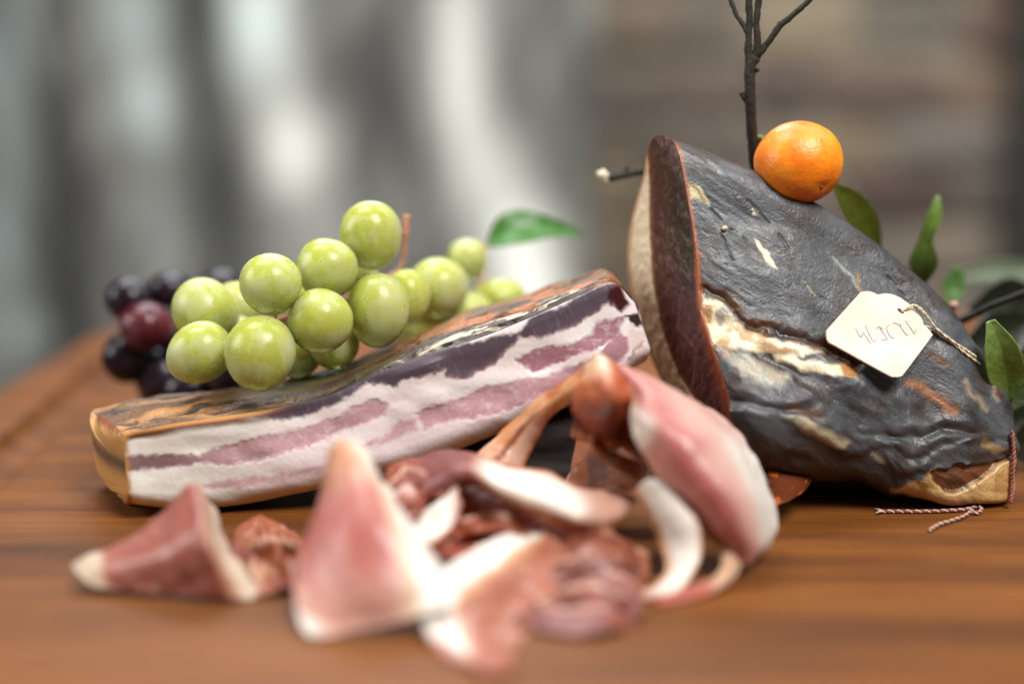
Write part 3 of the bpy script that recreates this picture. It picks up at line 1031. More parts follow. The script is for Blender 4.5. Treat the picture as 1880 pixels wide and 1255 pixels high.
def sheet(name, parent, rows, colf, nu=90, nv=70, wave=0.6, seed=0, thick=0.7, wl=12.0, rough=0.36):
    R = [[P(*q) for q in r] for r in rows]
    G = surf(R, nu, nv)
    n = gnormals(G)
    G = G + n * (1.35 * wave * fbm(G / wl, 3, seed))[..., None]
    U = np.linspace(0, 1, nu)[:, None] * np.ones((1, nv))
    V = np.linspace(0, 1, nv)[None] * np.ones((nu, 1))
    nz = fbm(G / 7.0, 3, seed + 5)
    c = colf(U, V, project(G), nz)
    vein = np.exp(-(fbm(G / 5.0, 2, seed + 9) / 0.05) ** 2) * sstep(-.1, .3, fbm(G / 16.0, 2, seed + 11))
    c = c * np.array([0.88, 0.82, 0.79]) ** (1 - sstep(.55, .8, c[..., 1:2]))
    c = mix(c, lin(230, 196, 180)[None, None], 0.35 * vein)
    rim_ = np.maximum(sstep(.955, 1, np.abs(2 * V - 1)), sstep(.965, 1, np.abs(2 * U - 1)))
    c = mix(c, np.minimum(c * 1.15 + 0.05, 0.9), 0.6 * rim_)
    ruff = sstep(.55, 1.0, np.abs(2 * V - 1)) + sstep(.75, 1.0, np.abs(2 * U - 1))
    G = G + n * (1.1 * min(1.0, wave * 1.5) * ruff * fbm(G / 6.5, 2, seed + 21))[..., None]
    A = G + n * thick / 2
    B = G - n * thick / 2
    A[..., 2] = np.maximum(A[..., 2], 0.25)
    B[..., 2] = np.maximum(B[..., 2], 0.25)
    f1 = gfaces(nu, nv)
    f2 = gfaces(nu, nv, off=nu * nv, flip=True)
    idx = np.arange(nu * nv).reshape(nu, nv)
    border = np.concatenate([idx[:-1, 0], idx[-1, :-1], idx[:0:-1, -1], idx[0, :0:-1]])
    nb = np.roll(border, -1)
    rim = np.stack([border, border + nu * nv, nb + nu * nv, nb], -1)
    fs = np.concatenate([f1, f2, rim])
    return mesh_obj(name, np.concatenate([A.reshape(-1, 3), B.reshape(-1, 3)]), fs, M_SLICE, parent,
                    np.concatenate([c.reshape(-1, 3)] * 2), rough)


def flat(col):
    return lambda U, V, Q, nz: np.ones(U.shape + (3,)) * col * (1 + 0.12 * nz[..., None])


GRP = 'slices of cured ham folded on the board'


def slice_thing(label, px, py):
    p = P(px, py, -300)
    return thing('ham_slice', label, 'ham slice', (p[0], p[1], 0), GRP)


# left cone
s = LEFT = slice_thing('dusky pink ham slice folded to a low cone with white tip, leftmost slice', 330, 1080)


def cf(U, V, Q, nz):
    c = mix(np.ones(U.shape + (3,)) * lin(150, 82, 72), lin(186, 118, 106)[None, None], sstep(.1, .6, 1 - np.abs(U - .35) * 2 + .3 * nz) * .55)  # darker pink and duller tip paint in the weaker light at the left
    c = mix(c, TAN[None, None], 0.5 * (1 - sstep(.10, .30, U)))
    c = mix(c, lin(212, 196, 174)[None, None], 1 - sstep(.18, .22, U + .02 * nz))
    c = mix(c, lin(206, 158, 126)[None, None], sstep(.73, .77, U))
    return mix(c, lin(222, 204, 184)[None, None], sstep(.81, .86, U))


sheet('fold', s, [
    [(132, 1034, -82), (136, 1046, -85), (150, 1062, -90)],
    [(163, 1015, -80), (165, 1042, -87), (172, 1076, -91)],
    [(200, 1004, -77), (205, 1036, -88), (215, 1082, -92)],
    [(252, 980, -74), (255, 1024, -90), (262, 1086, -94)],
    [(296, 942, -71), (302, 1008, -92), (310, 1090, -96)],
    [(334, 902, -68), (340, 992, -94), (362, 1094, -98)],
    [(362, 886, -66), (377, 982, -95), (424, 1098, -99)],
    [(376, 904, -59), (396, 996, -88), (452, 1099, -95)],
    [(390, 938, -52), (420, 1012, -78), (482, 1094, -88)]], cf, seed=201)


def cf(U, V, Q, nz):
    c = mix(np.ones(U.shape + (3,)) * RUST, DEEP[None, None], sstep(0, .4, nz))
    return mix(c, lin(222, 180, 150)[None, None], 0.8 * np.exp(-((V - .55 - .2 * np.sin(U * 7)) / .12) ** 2))


sheet('crumple', s, [
    [(420, 985, -48), (432, 1030, -66), (455, 1095, -84)],
    [(455, 958, -46), (468, 1015, -72), (485, 1095, -88)],
    [(490, 950, -44), (500, 1010, -60), (515, 1090, -86)],
    [(525, 968, -46), (530, 1020, -72), (535, 1088, -86)],
    [(556, 990, -46), (560, 1030, -60), (556, 1085, -84)]], cf, wave=2.6, seed=210)

# middle tall fold and its V
s = slice_thing('rose ham slice standing in a tall peak with broad white fat edge, centre front', 680, 1150)


def cf(U, V, Q, nz):
    c = mix(np.ones(U.shape + (3,)) * ROSE, lin(198, 118, 110)[None, None], sstep(.2, .7, 1 - np.abs(V - .5) * 2 + .4 * nz))
    c = mix(c, BLUSH[None, None], sstep(.55, .95, V + .1 * nz))
    c = mix(c, TAN[None, None], 0.8 * (1 - sstep(.05, .30, V)))
    edge = .66 - .18 * (V < .25) * (.25 - V) * 4
    c = mix(c, lin(236, 208, 180)[None, None], sstep(edge - .09, edge, U))
    c = mix(c, WHITE[None, None], sstep(edge, edge + .05, U + .03 * nz))
    return mix(c, WHITE[None, None], sstep(.84, .92, V + .03 * nz) * (1 - sstep(.18, .30, U)))


sheet('fold', s, [
    [(598, 880, -80), (568, 975, -96), (543, 1060, -108), (552, 1140, -120)],
    [(608, 824, -82), (598, 950, -100), (580, 1070, -114), (575, 1170, -124)],
    [(634, 811, -84), (650, 930, -104), (645, 1060, -118), (645, 1160, -124)],
    [(664, 822, -84), (702, 935, -104), (728, 1055, -118), (735, 1140, -124)],
    [(690, 872, -82), (752, 970, -102), (796, 1055, -116), (800, 1120, -124)],
    [(702, 895, -76), (770, 985, -96), (825, 1060, -110), (838, 1110, -120)]], cf, seed=221, nu=110)


def cf(U, V, Q, nz):
    c = mix(np.ones(U.shape + (3,)) * lin(178, 112, 88), lin(190, 120, 100)[None, None], sstep(0, .5, nz))
    c = mix(c, RUST[None, None], 0.6 * sstep(.6, 1, V))
    w = .26 + .05 * nz + .22 * sstep(.5, .75, U)
    c = mix(c, TAN[None, None], 1 - sstep(w, w + .10, V))
    c = mix(c, WHITE[None, None], 1 - sstep(w - .06, w, V))
    return mix(c, lin(176, 92, 66)[None, None], sstep(.86, .95, U))


sheet('fold', s, [
    [(992, 970, -70), (1012, 985, -78), (1040, 1008, -84), (1064, 1045, -92)],
    [(905, 992, -86), (955, 1035, -93), (1000, 1070, -97), (1045, 1095, -100)],
    [(820, 1040, -104), (885, 1085, -107), (935, 1120, -108), (1000, 1135, -110)],
    [(776, 1085, -114), (835, 1125, -117), (900, 1160, -116), (965, 1165, -118)],
    [(776, 1140, -122), (835, 1180, -126), (885, 1205, -126), (940, 1205, -122)],
    [(800, 1196, -130), (850, 1218, -134), (895, 1240, -136), (945, 1235, -130)]], cf, seed=231, nu=110, wave=0.9)

# centre: rolled strip
s = MIDL = slice_thing('rust coloured ham slice rolled into a white strip, in front of the pork belly', 930, 1000)


def cf(U, V, Q, nz):
    c = mix(np.ones(U.shape + (3,)) * lin(164, 84, 60), lin(132, 66, 64)[None, None], sstep(.2, .8, 1 - np.abs(U - .28) * 5 + .3 * nz))
    band = sstep(.38, .48, U) * sstep(.02, .10, V) * (1 - sstep(.72, .86, V + .06 * nz))
    c = mix(c, lin(236, 210, 190)[None, None], band * (1 - .55 * sstep(.68, .78, U)))
    c = mix(c, WHITE[None, None], band * (1 - sstep(.68, .82, U)) * sstep(.0, .2, .36 - np.abs(V - .38)))
    return mix(c, lin(196, 140, 100)[None, None], 0.7 * sstep(.70, .85, V) * sstep(.4, .5, U))


sheet('fold', s, [
    [(698, 890, -46), (704, 915, -56), (712, 940, -64), (722, 960, -68)],
    [(728, 856, -44), (738, 890, -58), (752, 925, -68), (762, 950, -66)],
    [(790, 832, -42), (800, 865, -64), (812, 898, -70), (815, 925, -64)],
    [(855, 826, -44), (856, 848, -66), (860, 872, -72), (866, 892, -68)],
    [(925, 852, -50), (922, 874, -72), (928, 900, -78), (938, 922, -74)],
    [(1000, 864, -54), (1000, 895, -76), (1004, 930, -82), (1010, 962, -78)],
    [(1070, 893, -56), (1072, 922, -74), (1078, 952, -80), (1084, 978, -78)],
    [(1130, 904, -56), (1134, 924, -68), (1134, 946, -74), (1128, 966, -74)],
    [(1162, 916, -54), (1160, 926, -60), (1154, 938, -66), (1146, 950, -68)]], cf, seed=241, nu=130, wave=0.8)
sheet('curl', s, [
    [(722, 955, -72), (735, 978, -78), (758, 1008, -88)],
    [(772, 946, -74), (784, 968, -80), (800, 994, -88)],
    [(812, 918, -72), (822, 940, -78), (832, 966, -80)],
    [(834, 884, -68), (842, 900, -72), (848, 922, -72)]],
    lambda U, V, Q, nz: mix(mix(np.ones(U.shape + (3,)) * lin(238, 216, 206), WHITE[None, None], sstep(-.1, .3, nz)), lin(206, 134, 96)[None, None], sstep(.86, .97, V) + sstep(.85, 1, U) * .6), seed=243, wave=0.8, nu=60, nv=40)
sheet('curl', s, [
    [(702, 905, -62), (700, 935, -68), (708, 965, -74)],
    [(722, 880, -60), (728, 915, -72), (735, 958, -78)],
    [(752, 878, -60), (758, 910, -74), (765, 948, -76)],
    [(778, 895, -60), (782, 918, -68), (786, 945, -70)]],
    lambda U, V, Q, nz: mix(np.ones(U.shape + (3,)) * lin(168, 98, 80), lin(224, 186, 176)[None, None], sstep(.3, .8, 1 - np.abs(U - .5) * 2 + .6 * nz) * (1 - sstep(.3, .6, V))), seed=245, wave=1.0, nu=50, nv=40)


def cf(U, V, Q, nz):
    c = mix(np.ones(U.shape + (3,)) * lin(190, 92, 48), lin(170, 84, 66)[None, None], sstep(.4, .9, V + .3 * nz))
    return mix(c, lin(220, 180, 166)[None, None], sstep(.15, .4, nz) * sstep(.5, .7, V))


sheet('crumple', s, [
    [(815, 885, -52), (820, 930, -62), (815, 975, -70), (790, 1020, -86)],
    [(862, 892, -50), (866, 940, -64), (860, 985, -70), (840, 1030, -88)],
    [(925, 912, -56), (930, 955, -66), (920, 990, -74), (900, 1030, -90)],
    [(985, 940, -58), (992, 970, -66), (985, 1000, -76), (975, 1035, -90)],
    [(1060, 962, -58), (1068, 985, -66), (1065, 1012, -76), (1050, 1045, -90)]], cf, seed=251, wave=1.3, rough=0.6)

# right: the big arch
s = ARCH = slice_thing('largest ham slice arching high with pink centre and white rim, before the smoked ham', 1260, 1070)


def cf(U, V, Q, nz):
    c = mix(np.ones(U.shape + (3,)) * lin(212, 146, 92), lin(190, 112, 66)[None, None], sstep(0, .4, nz))
    c = mix(c, lin(140, 74, 46)[None, None], np.exp(-((V - .42) / .10) ** 2) * sstep(.35, .6, U))
    c = mix(c, lin(236, 194, 170)[None, None], sstep(.48, .58, V) * sstep(.3, .55, U))
    return mix(c, lin(206, 126, 68)[None, None], sstep(.88, .96, V))


sheet('fold', s, [
    [(1094, 658, -40), (1096, 682, -46), (1086, 714, -48)],
    [(1042, 694, -36), (1046, 712, -42), (1052, 732, -42)],
    [(985, 733, -32), (996, 752, -36), (1008, 768, -34)],
    [(940, 773, -30), (962, 788, -34), (990, 802, -32)],
    [(900, 811, -32), (935, 828, -36), (974, 832, -32)],
    [(868, 838, -38), (908, 856, -42), (955, 866, -36)]], cf, seed=261, wave=0.5)
sheet('inner_wall', s, [
    [(1062, 790, -20), (1052, 840, -24), (1040, 900, -30)],
    [(1110, 790, -22), (1110, 845, -28), (1100, 905, -36)],
    [(1160, 800, -22), (1160, 850, -30), (1150, 910, -38)],
    [(1205, 830, -26), (1205, 870, -32), (1195, 915, -40)]],
    lambda U, V, Q, nz: mix(np.ones(U.shape + (3,)) * lin(160, 92, 54), lin(104, 52, 32)[None, None], sstep(-.1, .3, nz)), seed=263, wave=0.6, nu=50, nv=40, rough=0.65)


def cf(U, V, Q, nz):
    c = mix(np.ones(U.shape + (3,)) * lin(196, 102, 56), lin(122, 60, 48)[None, None], sstep(.4, .75, V + .2 * nz))
    c = mix(c, lin(236, 196, 164)[None, None], (1 - sstep(.10, .35, V)) * (1 - sstep(.35, .6, U)))
    return mix(c, lin(198, 136, 92)[None, None], sstep(.88, .96, V))


sheet('fold', s, [
    [(1084, 664, -42), (1066, 710, -48), (1056, 750, -46), (1052, 795, -36)],
    [(1096, 650, -44), (1090, 712, -58), (1086, 765, -58), (1085, 815, -44)],
    [(1122, 660, -48), (1126, 716, -66), (1124, 770, -60), (1120, 826, -48)],
    [(1146, 678, -48), (1152, 728, -58), (1150, 775, -50), (1142, 822, -42)],
    [(1166, 696, -46), (1176, 745, -60), (1182, 800, -52), (1180, 850, -44)]], cf, seed=271, wave=1.4)


def cf(U, V, Q, nz):
    c = mix(np.ones(U.shape + (3,)) * lin(214, 150, 144), lin(196, 116, 112)[None, None], sstep(.3, .8, 1 - np.abs(V - .45) * 2.4 + .3 * nz) * sstep(.1, .4, U))
    c = mix(c, lin(234, 196, 186)[None, None], 0.9 * sstep(.38, .66, V + .06 * nz))
    c = mix(c, WHITE[None, None], sstep(.60, .80, V + .02 * nz) * sstep(.25, .45, U))
    c = mix(c, lin(232, 190, 160)[None, None], (1 - sstep(.03, .10, V)) * .8)
    return mix(c, WHITE[None, None], 0.9 * patch(Q, [(1150, 740), (1180, 750), (1205, 775), (1195, 815), (1175, 830), (1155, 800)], 14))  # soft white glare on the inner side, painted into the colour


sheet('fold', s, [
    [(1112, 660, -42), (1148, 674, -50), (1182, 690, -46), (1213, 713, -34)],
    [(1160, 722, -58), (1195, 716, -62), (1238, 718, -54), (1273, 736, -36)],
    [(1156, 765, -64), (1204, 762, -70), (1274, 754, -60), (1329, 771, -38)],
    [(1170, 812, -66), (1234, 808, -76), (1310, 798, -68), (1374, 822, -42)],
    [(1205, 868, -68), (1270, 866, -80), (1345, 860, -74), (1404, 878, -46)],
    [(1250, 922, -70), (1310, 922, -82), (1375, 918, -78), (1425, 945, -52)],
    [(1288, 966, -70), (1335, 976, -82), (1385, 972, -80), (1426, 970, -58)],
    [(1328, 1004, -72), (1355, 1014, -80), (1390, 1010, -78), (1412, 996, -64)],
    [(1352, 1030, -76), (1362, 1035, -80), (1372, 1036, -78), (1382, 1030, -70)]], cf, seed=281, nu=140, nv=100, wave=0.5)
sheet('fat_fold', s, [
    [(1160, 905, -62), (1195, 878, -68), (1235, 900, -72)],
    [(1188, 950, -68), (1235, 935, -76), (1278, 950, -78)],
    [(1215, 1002, -74), (1255, 998, -80), (1288, 1000, -82)],
    [(1222, 1050, -82), (1248, 1055, -86), (1276, 1042, -86)],
    [(1180, 1084, -90), (1200, 1094, -92), (1235, 1094, -92)],
    [(1110, 1078, -90), (1120, 1096, -94), (1150, 1104, -96)]],
    lambda U, V, Q, nz: mix(mix(np.ones(U.shape + (3,)) * WHITE, TAN[None, None], sstep(.30, .5, np.abs(V - .55))), lin(196, 128, 96)[None, None], sstep(.72, .9, U)), seed=291, wave=0.6)
sheet('rim_curl', s, [
    [(1298, 958, -68), (1310, 955, -66), (1324, 966, -64)],
    [(1322, 1000, -76), (1338, 998, -76), (1354, 1006, -72)],
    [(1322, 1045, -84), (1338, 1048, -86), (1352, 1052, -84)],
    [(1285, 1072, -90), (1296, 1082, -92), (1300, 1092, -92)],
    [(1200, 1090, -94), (1205, 1100, -95), (1208, 1112, -95)]],
    lambda U, V, Q, nz: mix(np.ones(U.shape + (3,)) * lin(226, 190, 160), lin(186, 104, 88)[None, None], sstep(.55, .8, U)), seed=301, wave=0.3, nu=60, nv=24)
sheet('inner_strip', s, [
    [(1095, 800, -22), (1110, 800, -24), (1130, 802, -26)],
    [(1060, 850, -24), (1080, 850, -26), (1104, 850, -28)],
    [(1030, 896, -28), (1050, 900, -30), (1080, 905, -32)]], flat(lin(214, 170, 146)), seed=305, wave=0.5, nu=40, nv=24)

# front rosette
s = slice_thing('small crumpled dusky ham slice curled like a rosette, low in front', 1070, 1160)


def cf(U, V, Q, nz):
    c = mix(np.ones(U.shape + (3,)) * lin(136, 76, 70), lin(146, 82, 58)[None, None], sstep(0, .4, nz))
    return mix(c, lin(206, 158, 144)[None, None], 0.8 * (1 - sstep(.06, .24, V + .1 * nz)))


sheet('curl', s, [
    [(945, 1118, -104), (950, 1138, -110), (960, 1155, -116)],
    [(1000, 1080, -98), (1005, 1110, -106), (1010, 1145, -114)],
    [(1070, 1056, -96), (1075, 1090, -104), (1080, 1130, -112)],
    [(1140, 1056, -96), (1148, 1090, -104), (1150, 1130, -112)],
    [(1176, 1088, -102), (1176, 1115, -108), (1172, 1142, -114)],
    [(1145, 1112, -110), (1140, 1138, -116), (1130, 1160, -120)],
    [(1065, 1116, -114), (1062, 1144, -120), (1060, 1168, -124)],
    [(990, 1106, -112), (988, 1132, -118), (985, 1156, -122)]], cf, seed=311, wave=1.6, nu=120, rough=0.5)
sheet('crumple', s, [
    [(985, 1008, -82), (1000, 1050, -92), (1010, 1092, -100)],
    [(1055, 985, -78), (1068, 1030, -94), (1072, 1080, -100)],
    [(1125, 980, -74), (1138, 1022, -90), (1136, 1074, -98)],
    [(1168, 1000, -72), (1172, 1040, -84), (1165, 1084, -94)]], lambda U, V, Q, nz: mix(np.ones(U.shape + (3,)) * lin(150, 84, 56), lin(128, 66, 58)[None, None], sstep(-.1, .3, nz)), seed=321, wave=2.2)



def ruffle(parent, path, h, col, rim, amp, seed, waves=5.0):
    C = catmull(np.array(path, float), 15)
    rows = []
    for k_, (px, py, yy) in enumerate(C):
        dy = amp * math.sin(waves * k_ / 14 * math.pi + seed)
        lift = 0.25 * h * math.sin(waves * 0.7 * k_ / 14 * math.pi + seed * 2)
        rows.append([(px, py - h + lift, yy + dy), (px + 3, py - 0.3 * h, yy - 3 + 0.6 * dy), (px, py + 0.3 * h, yy - 5 + 0.2 * dy), (px, py + 0.9 * h, yy - 6)])
    sheet('ruffle', parent, rows, lambda U, V, Q, nz: mix(mix(np.ones(U.shape + (3,)) * col, (col * 0.6)[None, None], sstep(0, .4, nz)), rim[None, None], 1 - sstep(.10, .22, V + .05 * nz)),
          seed=seed, wave=0.5, nu=90, nv=30, rough=0.5)


LR, BRN = lin(226, 186, 164), lin(158, 88, 64)
ruffle(s, [(960, 1075, -92), (1020, 1050, -90), (1080, 1040, -88), (1140, 1050, -86), (1180, 1070, -86)], 26, BRN, LR, 4.5, 401)
ruffle(s, [(985, 1120, -106), (1040, 1100, -106), (1100, 1098, -106), (1150, 1110, -106)], 22, lin(150, 82, 72), LR, 4.0, 402, 4.0)
ruffle(s, [(1060, 1005, -74), (1110, 1000, -74), (1150, 1012, -72), (1190, 1040, -78)], 22, lin(164, 92, 58), lin(214, 160, 128), 4.0, 403, 4.0)
ruffle(LEFT, [(455, 1045, -72), (490, 1010, -68), (525, 1020, -66), (556, 1050, -72)], 28, lin(168, 90, 56), LR, 5.0, 404, 4.0)
ruffle(MIDL, [(835, 975, -72), (880, 960, -70), (925, 965, -72), (970, 985, -76)], 18, lin(176, 96, 62), lin(230, 190, 172), 4.0, 405, 4.0)
ruffle(MIDL, [(715, 900, -62), (745, 880, -60), (785, 884, -62), (815, 905, -66)], 18, lin(150, 80, 66), LR, 3.5, 406, 4.0)
ruffle(ARCH, [(1085, 800, -48), (1110, 830, -46), (1140, 850, -46), (1175, 872, -48)], 18, lin(168, 94, 52), lin(206, 144, 100), 3.5, 407, 3.0)

# the scrap under the ham
s = slice_thing('small orange brown ham scrap tucked in shadow under the smoked ham', 1440, 925)
sheet('fold', s, [
    [(1405, 862, -14), (1410, 890, -20), (1416, 930, -30)],
    [(1432, 862, -14), (1436, 892, -22), (1438, 926, -32)],
    [(1462, 866, -12), (1462, 890, -18), (1455, 915, -26)],
    [(1492, 868, -8), (1486, 886, -12), (1474, 902, -16)]],
    lambda U, V, Q, nz: mix(np.ones(U.shape + (3,)) * lin(120, 62, 34), lin(226, 120, 52)[None, None], sstep(.05, .4, fbm(xyz(U * 9, V * 2), 2, 6))), seed=331, wave=0.8, nu=40, nv=40)


# ------------------------------------------------------------------ grapes
def grape_material(name, base, deep, bloom, sss, rad, bloom_amt, trans=0.0):
    m, nt, bs = new_mat(name)
    n1 = noise_node(nt, 110, 4, None, 0.6)
    n2 = noise_node(nt, 420, 5, None, 0.65)
    r1 = ramp(nt, [(0.3, tuple(deep)), (0.7, tuple(base))])
    nt.links.new(n1.outputs['Fac'], r1.inputs['Fac'])
    tc = nd(nt, 'ShaderNodeTexCoord')
    n3 = noise_node(nt, 95, 4, None, 0.6)
    oi = nd(nt, 'ShaderNodeObjectInfo')
    n3.noise_dimensions = '4D'
    sc = nd(nt, 'ShaderNodeMath', operation='MULTIPLY')
    sc.inputs[1].default_value = 37.0
    nt.links.new(oi.outputs['Random'], sc.inputs[0])
    nt.links.new(sc.outputs[0], n3.inputs['W'])
    r3 = ramp(nt, [(0.44, (0, 0, 0)), (0.56, (bloom_amt * 0.6,) * 3), (0.70, (bloom_amt,) * 3)])
    nt.links.new(n3.outputs['Fac'], r3.inputs['Fac'])
    mx = nd(nt, 'ShaderNodeMixRGB')
    nt.links.new(r3.outputs[0], mx.inputs[0])
    nt.links.new(r1.outputs[0], mx.inputs[1])
    mx.inputs[2].default_value = (*bloom, 1)
    nt.links.new(mx.outputs[0], bs.inputs['Base Color'])
    rr = nd(nt, 'ShaderNodeMapRange')
    rr.inputs['To Min'].default_value = 0.24
    rr.inputs['To Max'].default_value = 0.55
    nt.links.new(r3.outputs[0], rr.inputs['Value'])
    nt.links.new(rr.outputs[0], bs.inputs['Roughness'])
    bs.inputs['Subsurface Weight'].default_value = sss
    bs.inputs['Subsurface Radius'].default_value = rad
    bs.inputs['Subsurface Scale'].default_value = 0.006
    bs.inputs['Transmission Weight'].default_value = trans
    bs.inputs['IOR'].default_value = 1.38
    bump(nt, bs, n2.outputs['Fac'], 0.10, 0.0003)
    return m


M_GREEN = grape_material('green_grape_skin', lin(224, 230, 124), lin(206, 216, 92), lin(240, 244, 216), 1.0, (1.0, 1.0, 0.4), 0.62, 0.48)
M_DARK = grape_material('dark_grape_skin', lin(32, 17, 26), lin(18, 11, 17), lin(84, 74, 92), 0.1, (1.0, 0.2, 0.25), 0.3)
M_RED = grape_material('red_grape_skin', lin(92, 28, 36), lin(58, 16, 25), lin(150, 100, 112), 0.3, (1.0, 0.2, 0.25), 0.4)
M_STEM = plain('grape_stem', lin(176, 128, 104), 0.6, 0.3, 500, 0.4, 0.0005)
M_TIP = plain('grape_scar', lin(110, 84, 44), 0.7, 0.3, 900, 0.4, 0.0003)


def grape(parent, px, py, y, rx, ry, mat, tilt=0.0, seed=0):
    c = P(px, py, y)
    k = pxmm(y, c[2])
    a, b = rx * k, ry * k
    nu, nv = 36, 44
    th = np.linspace(0.0, math.pi, nu)[:, None]
    ph = np.linspace(0, 2 * math.pi, nv, endpoint=False)[None]
    D = np.stack([np.sin(th) * np.cos(ph), np.sin(th) * np.sin(ph), np.cos(th) * np.ones_like(ph)], -1)
    D = D * (1 + 0.022 * fbm(D * 1.3 + seed, 2, seed))[..., None]
    D[..., :2] *= (1 + 0.05 * D[..., 2:3])
    V = D * np.array([a, a, b])
    ct, st_ = math.cos(tilt), math.sin(tilt)
    R = np.array([[ct, 0, st_], [0, 1, 0], [-st_, 0, ct]])
    V = V @ R.T
    o = mesh_obj('grape', V, gfaces(nu, nv, True), mat, None, origin=(0, 0, 0))
    o.parent = parent
    o.location = (c - np.array(parent['_o'])) * MM
    # blossom-end scar
    ax = R @ np.array([0.25, -0.5, -0.83 if seed % 2 else 0.83])
    return o, c


def bunch(name_label, spec, mat_f, stems, base):
    root = thing('grape_bunch', name_label, 'grapes', base, 'bunches of grapes')
    cs = []
    for i, sp in enumerate(spec):
        o, c = grape(root, *sp[:5], mat_f(i), sp[5] if len(sp) > 5 else 0.0, seed=i * 3 + 1)
        cs.append(c)
    # the stalk threads through the bunch, with a pedicel to each grape
    order = stems[1]
    cen = np.array([cs[i] for i in order])
    main = [np.asarray(p) for p in stems[0]]
    V, fs = tube(main, [1.5, 0.9, 1.2, 1.2], 8, 8, wob=0.35, seed=3)
    mesh_obj('stalk', V, fs, M_STEM, root)
    mp = catmull(np.array(main), 40)
    for c in cs:
        j = np.argmin(np.linalg.norm(mp - c, axis=1))
        p0, d = mp[j], c - mp[j]
        L = np.linalg.norm(d)
        if L < 12:
            continue
        e = c - d / L * 8.0
        V, fs = tube([p0, p0 + (e - p0) * .5 + np.array([0, 0, 1.5]), e], [0.6, 0.55, 0.8], 6, 4)
        mesh_obj('pedicel', V, fs, M_STEM, root)
    return root, cs


green = [(497, 521, 0, 57, 57), (600, 494, 17, 57, 57, .3), (681, 432, 29, 57, 64, -.1), (376, 572, 24, 64, 58, .9), (366, 648, 4, 56, 64, 1.0), (478, 649, -9, 65, 71, .1),
         (588, 590, 2, 60, 60, .5), (694, 570, 18, 57, 70, .05), (612, 632, 23, 48, 46), (748, 545, 42, 42, 52), (436, 562, 44, 46, 46), (545, 562, 40, 48, 48), (430, 622, 34, 46, 46), (650, 520, 52, 48, 50), (545, 650, 26, 46, 44)]
g0 = P(560, 720, 20)
bunch('sharp green grape bunch with pale bloom resting on the pork belly', green, lambda i: M_GREEN,
      ([P(747, 394, 46), P(743, 440, 46), P(736, 490, 48), P(690, 520, 48), P(600, 560, 36), P(500, 590, 28), P(430, 610, 26)], range(8)), (g0[0], 20, 0))
rear = [(805, 528, 62, 56, 56), (858, 476, 84, 37, 38), (915, 545, 88, 50, 34), (860, 580, 78, 50, 46), (770, 600, 70, 52, 50), (930, 610, 92, 50, 48), (840, 660, 84, 52, 52)]
g1 = P(850, 640, 84)
REAR, _ = bunch('blurred green grape bunch with one leaf, behind the pork belly', rear, lambda i: M_GREEN,
                ([P(890, 452, 98), P(880, 520, 92), P(840, 580, 90), P(800, 640, 86)], range(4)), (g1[0], 84, 0))
dark = [(238, 550, 98, 44, 42, .3), (312, 532, 104, 40, 34), (268, 600, 86, 48, 46, .2), (232, 658, 92, 44, 46), (298, 690, 98, 52, 52), (345, 650, 98, 50, 50), (350, 715, 84, 54, 44),
        (405, 522, 112, 40, 30), (430, 690, 72, 52, 46), (300, 600, 122, 44, 44), (390, 640, 104, 50, 50), (300, 722, 104, 44, 40)]
g2 = P(300, 720, 60)
bunch('blurred dark purple grape bunch, left behind the green grapes', dark, lambda i: M_RED if i == 2 else M_DARK,
      ([P(330, 575, 114), P(320, 620, 112), P(330, 680, 104), P(420, 690, 92)], range(4)), (g2[0], 92, 0))


# ------------------------------------------------------------------ leaves, twigs, orange, tag, twine
def leaf_mat(name, a, b):
    m, nt, bs = new_mat(name)
    at = nd(nt, 'ShaderNodeAttribute', attribute_name='Col')
    n = noise_node(nt, 500, 4)
    mx = nd(nt, 'ShaderNodeMixRGB', blend_type='MULTIPLY')
    rp = ramp(nt, [(0.3, (0.75,) * 3), (0.7, (1.15,) * 3)])
    nt.links.new(n.outputs['Fac'], rp.inputs['Fac'])
    mx.inputs[0].default_value = 1
    nt.links.new(at.outputs['Color'], mx.inputs[1])
    nt.links.new(rp.outputs[0], mx.inputs[2])
    nt.links.new(mx.outputs[0], bs.inputs['Base Color'])
    bs.inputs['Roughness'].default_value = 0.35
    tr = nd(nt, 'ShaderNodeBsdfTranslucent')
    nt.links.new(mx.outputs[0], tr.inputs['Color'])
    ms = nd(nt, 'ShaderNodeMixShader')
    ms.inputs[0].default_value = 0.3
    nt.links.new(bs.outputs[0], ms.inputs[1])
    nt.links.new(tr.outputs[0], ms.inputs[2])
    nt.links.new(ms.outputs[0], nt.nodes['Material Output'].inputs['Surface'])
    bump(nt, bs, n.outputs['Fac'], 0.3, 0.0006)
    return m


M_LEAF = leaf_mat('leaf', None, None)
M_TWIG = plain('twig_bark', lin(34, 29, 18), 0.75, 0.45, 700, 0.7, 0.0008)
M_PALE = plain('broken_wood', lin(206, 196, 170), 0.8, 0.2, 900, 0.5, 0.0005)


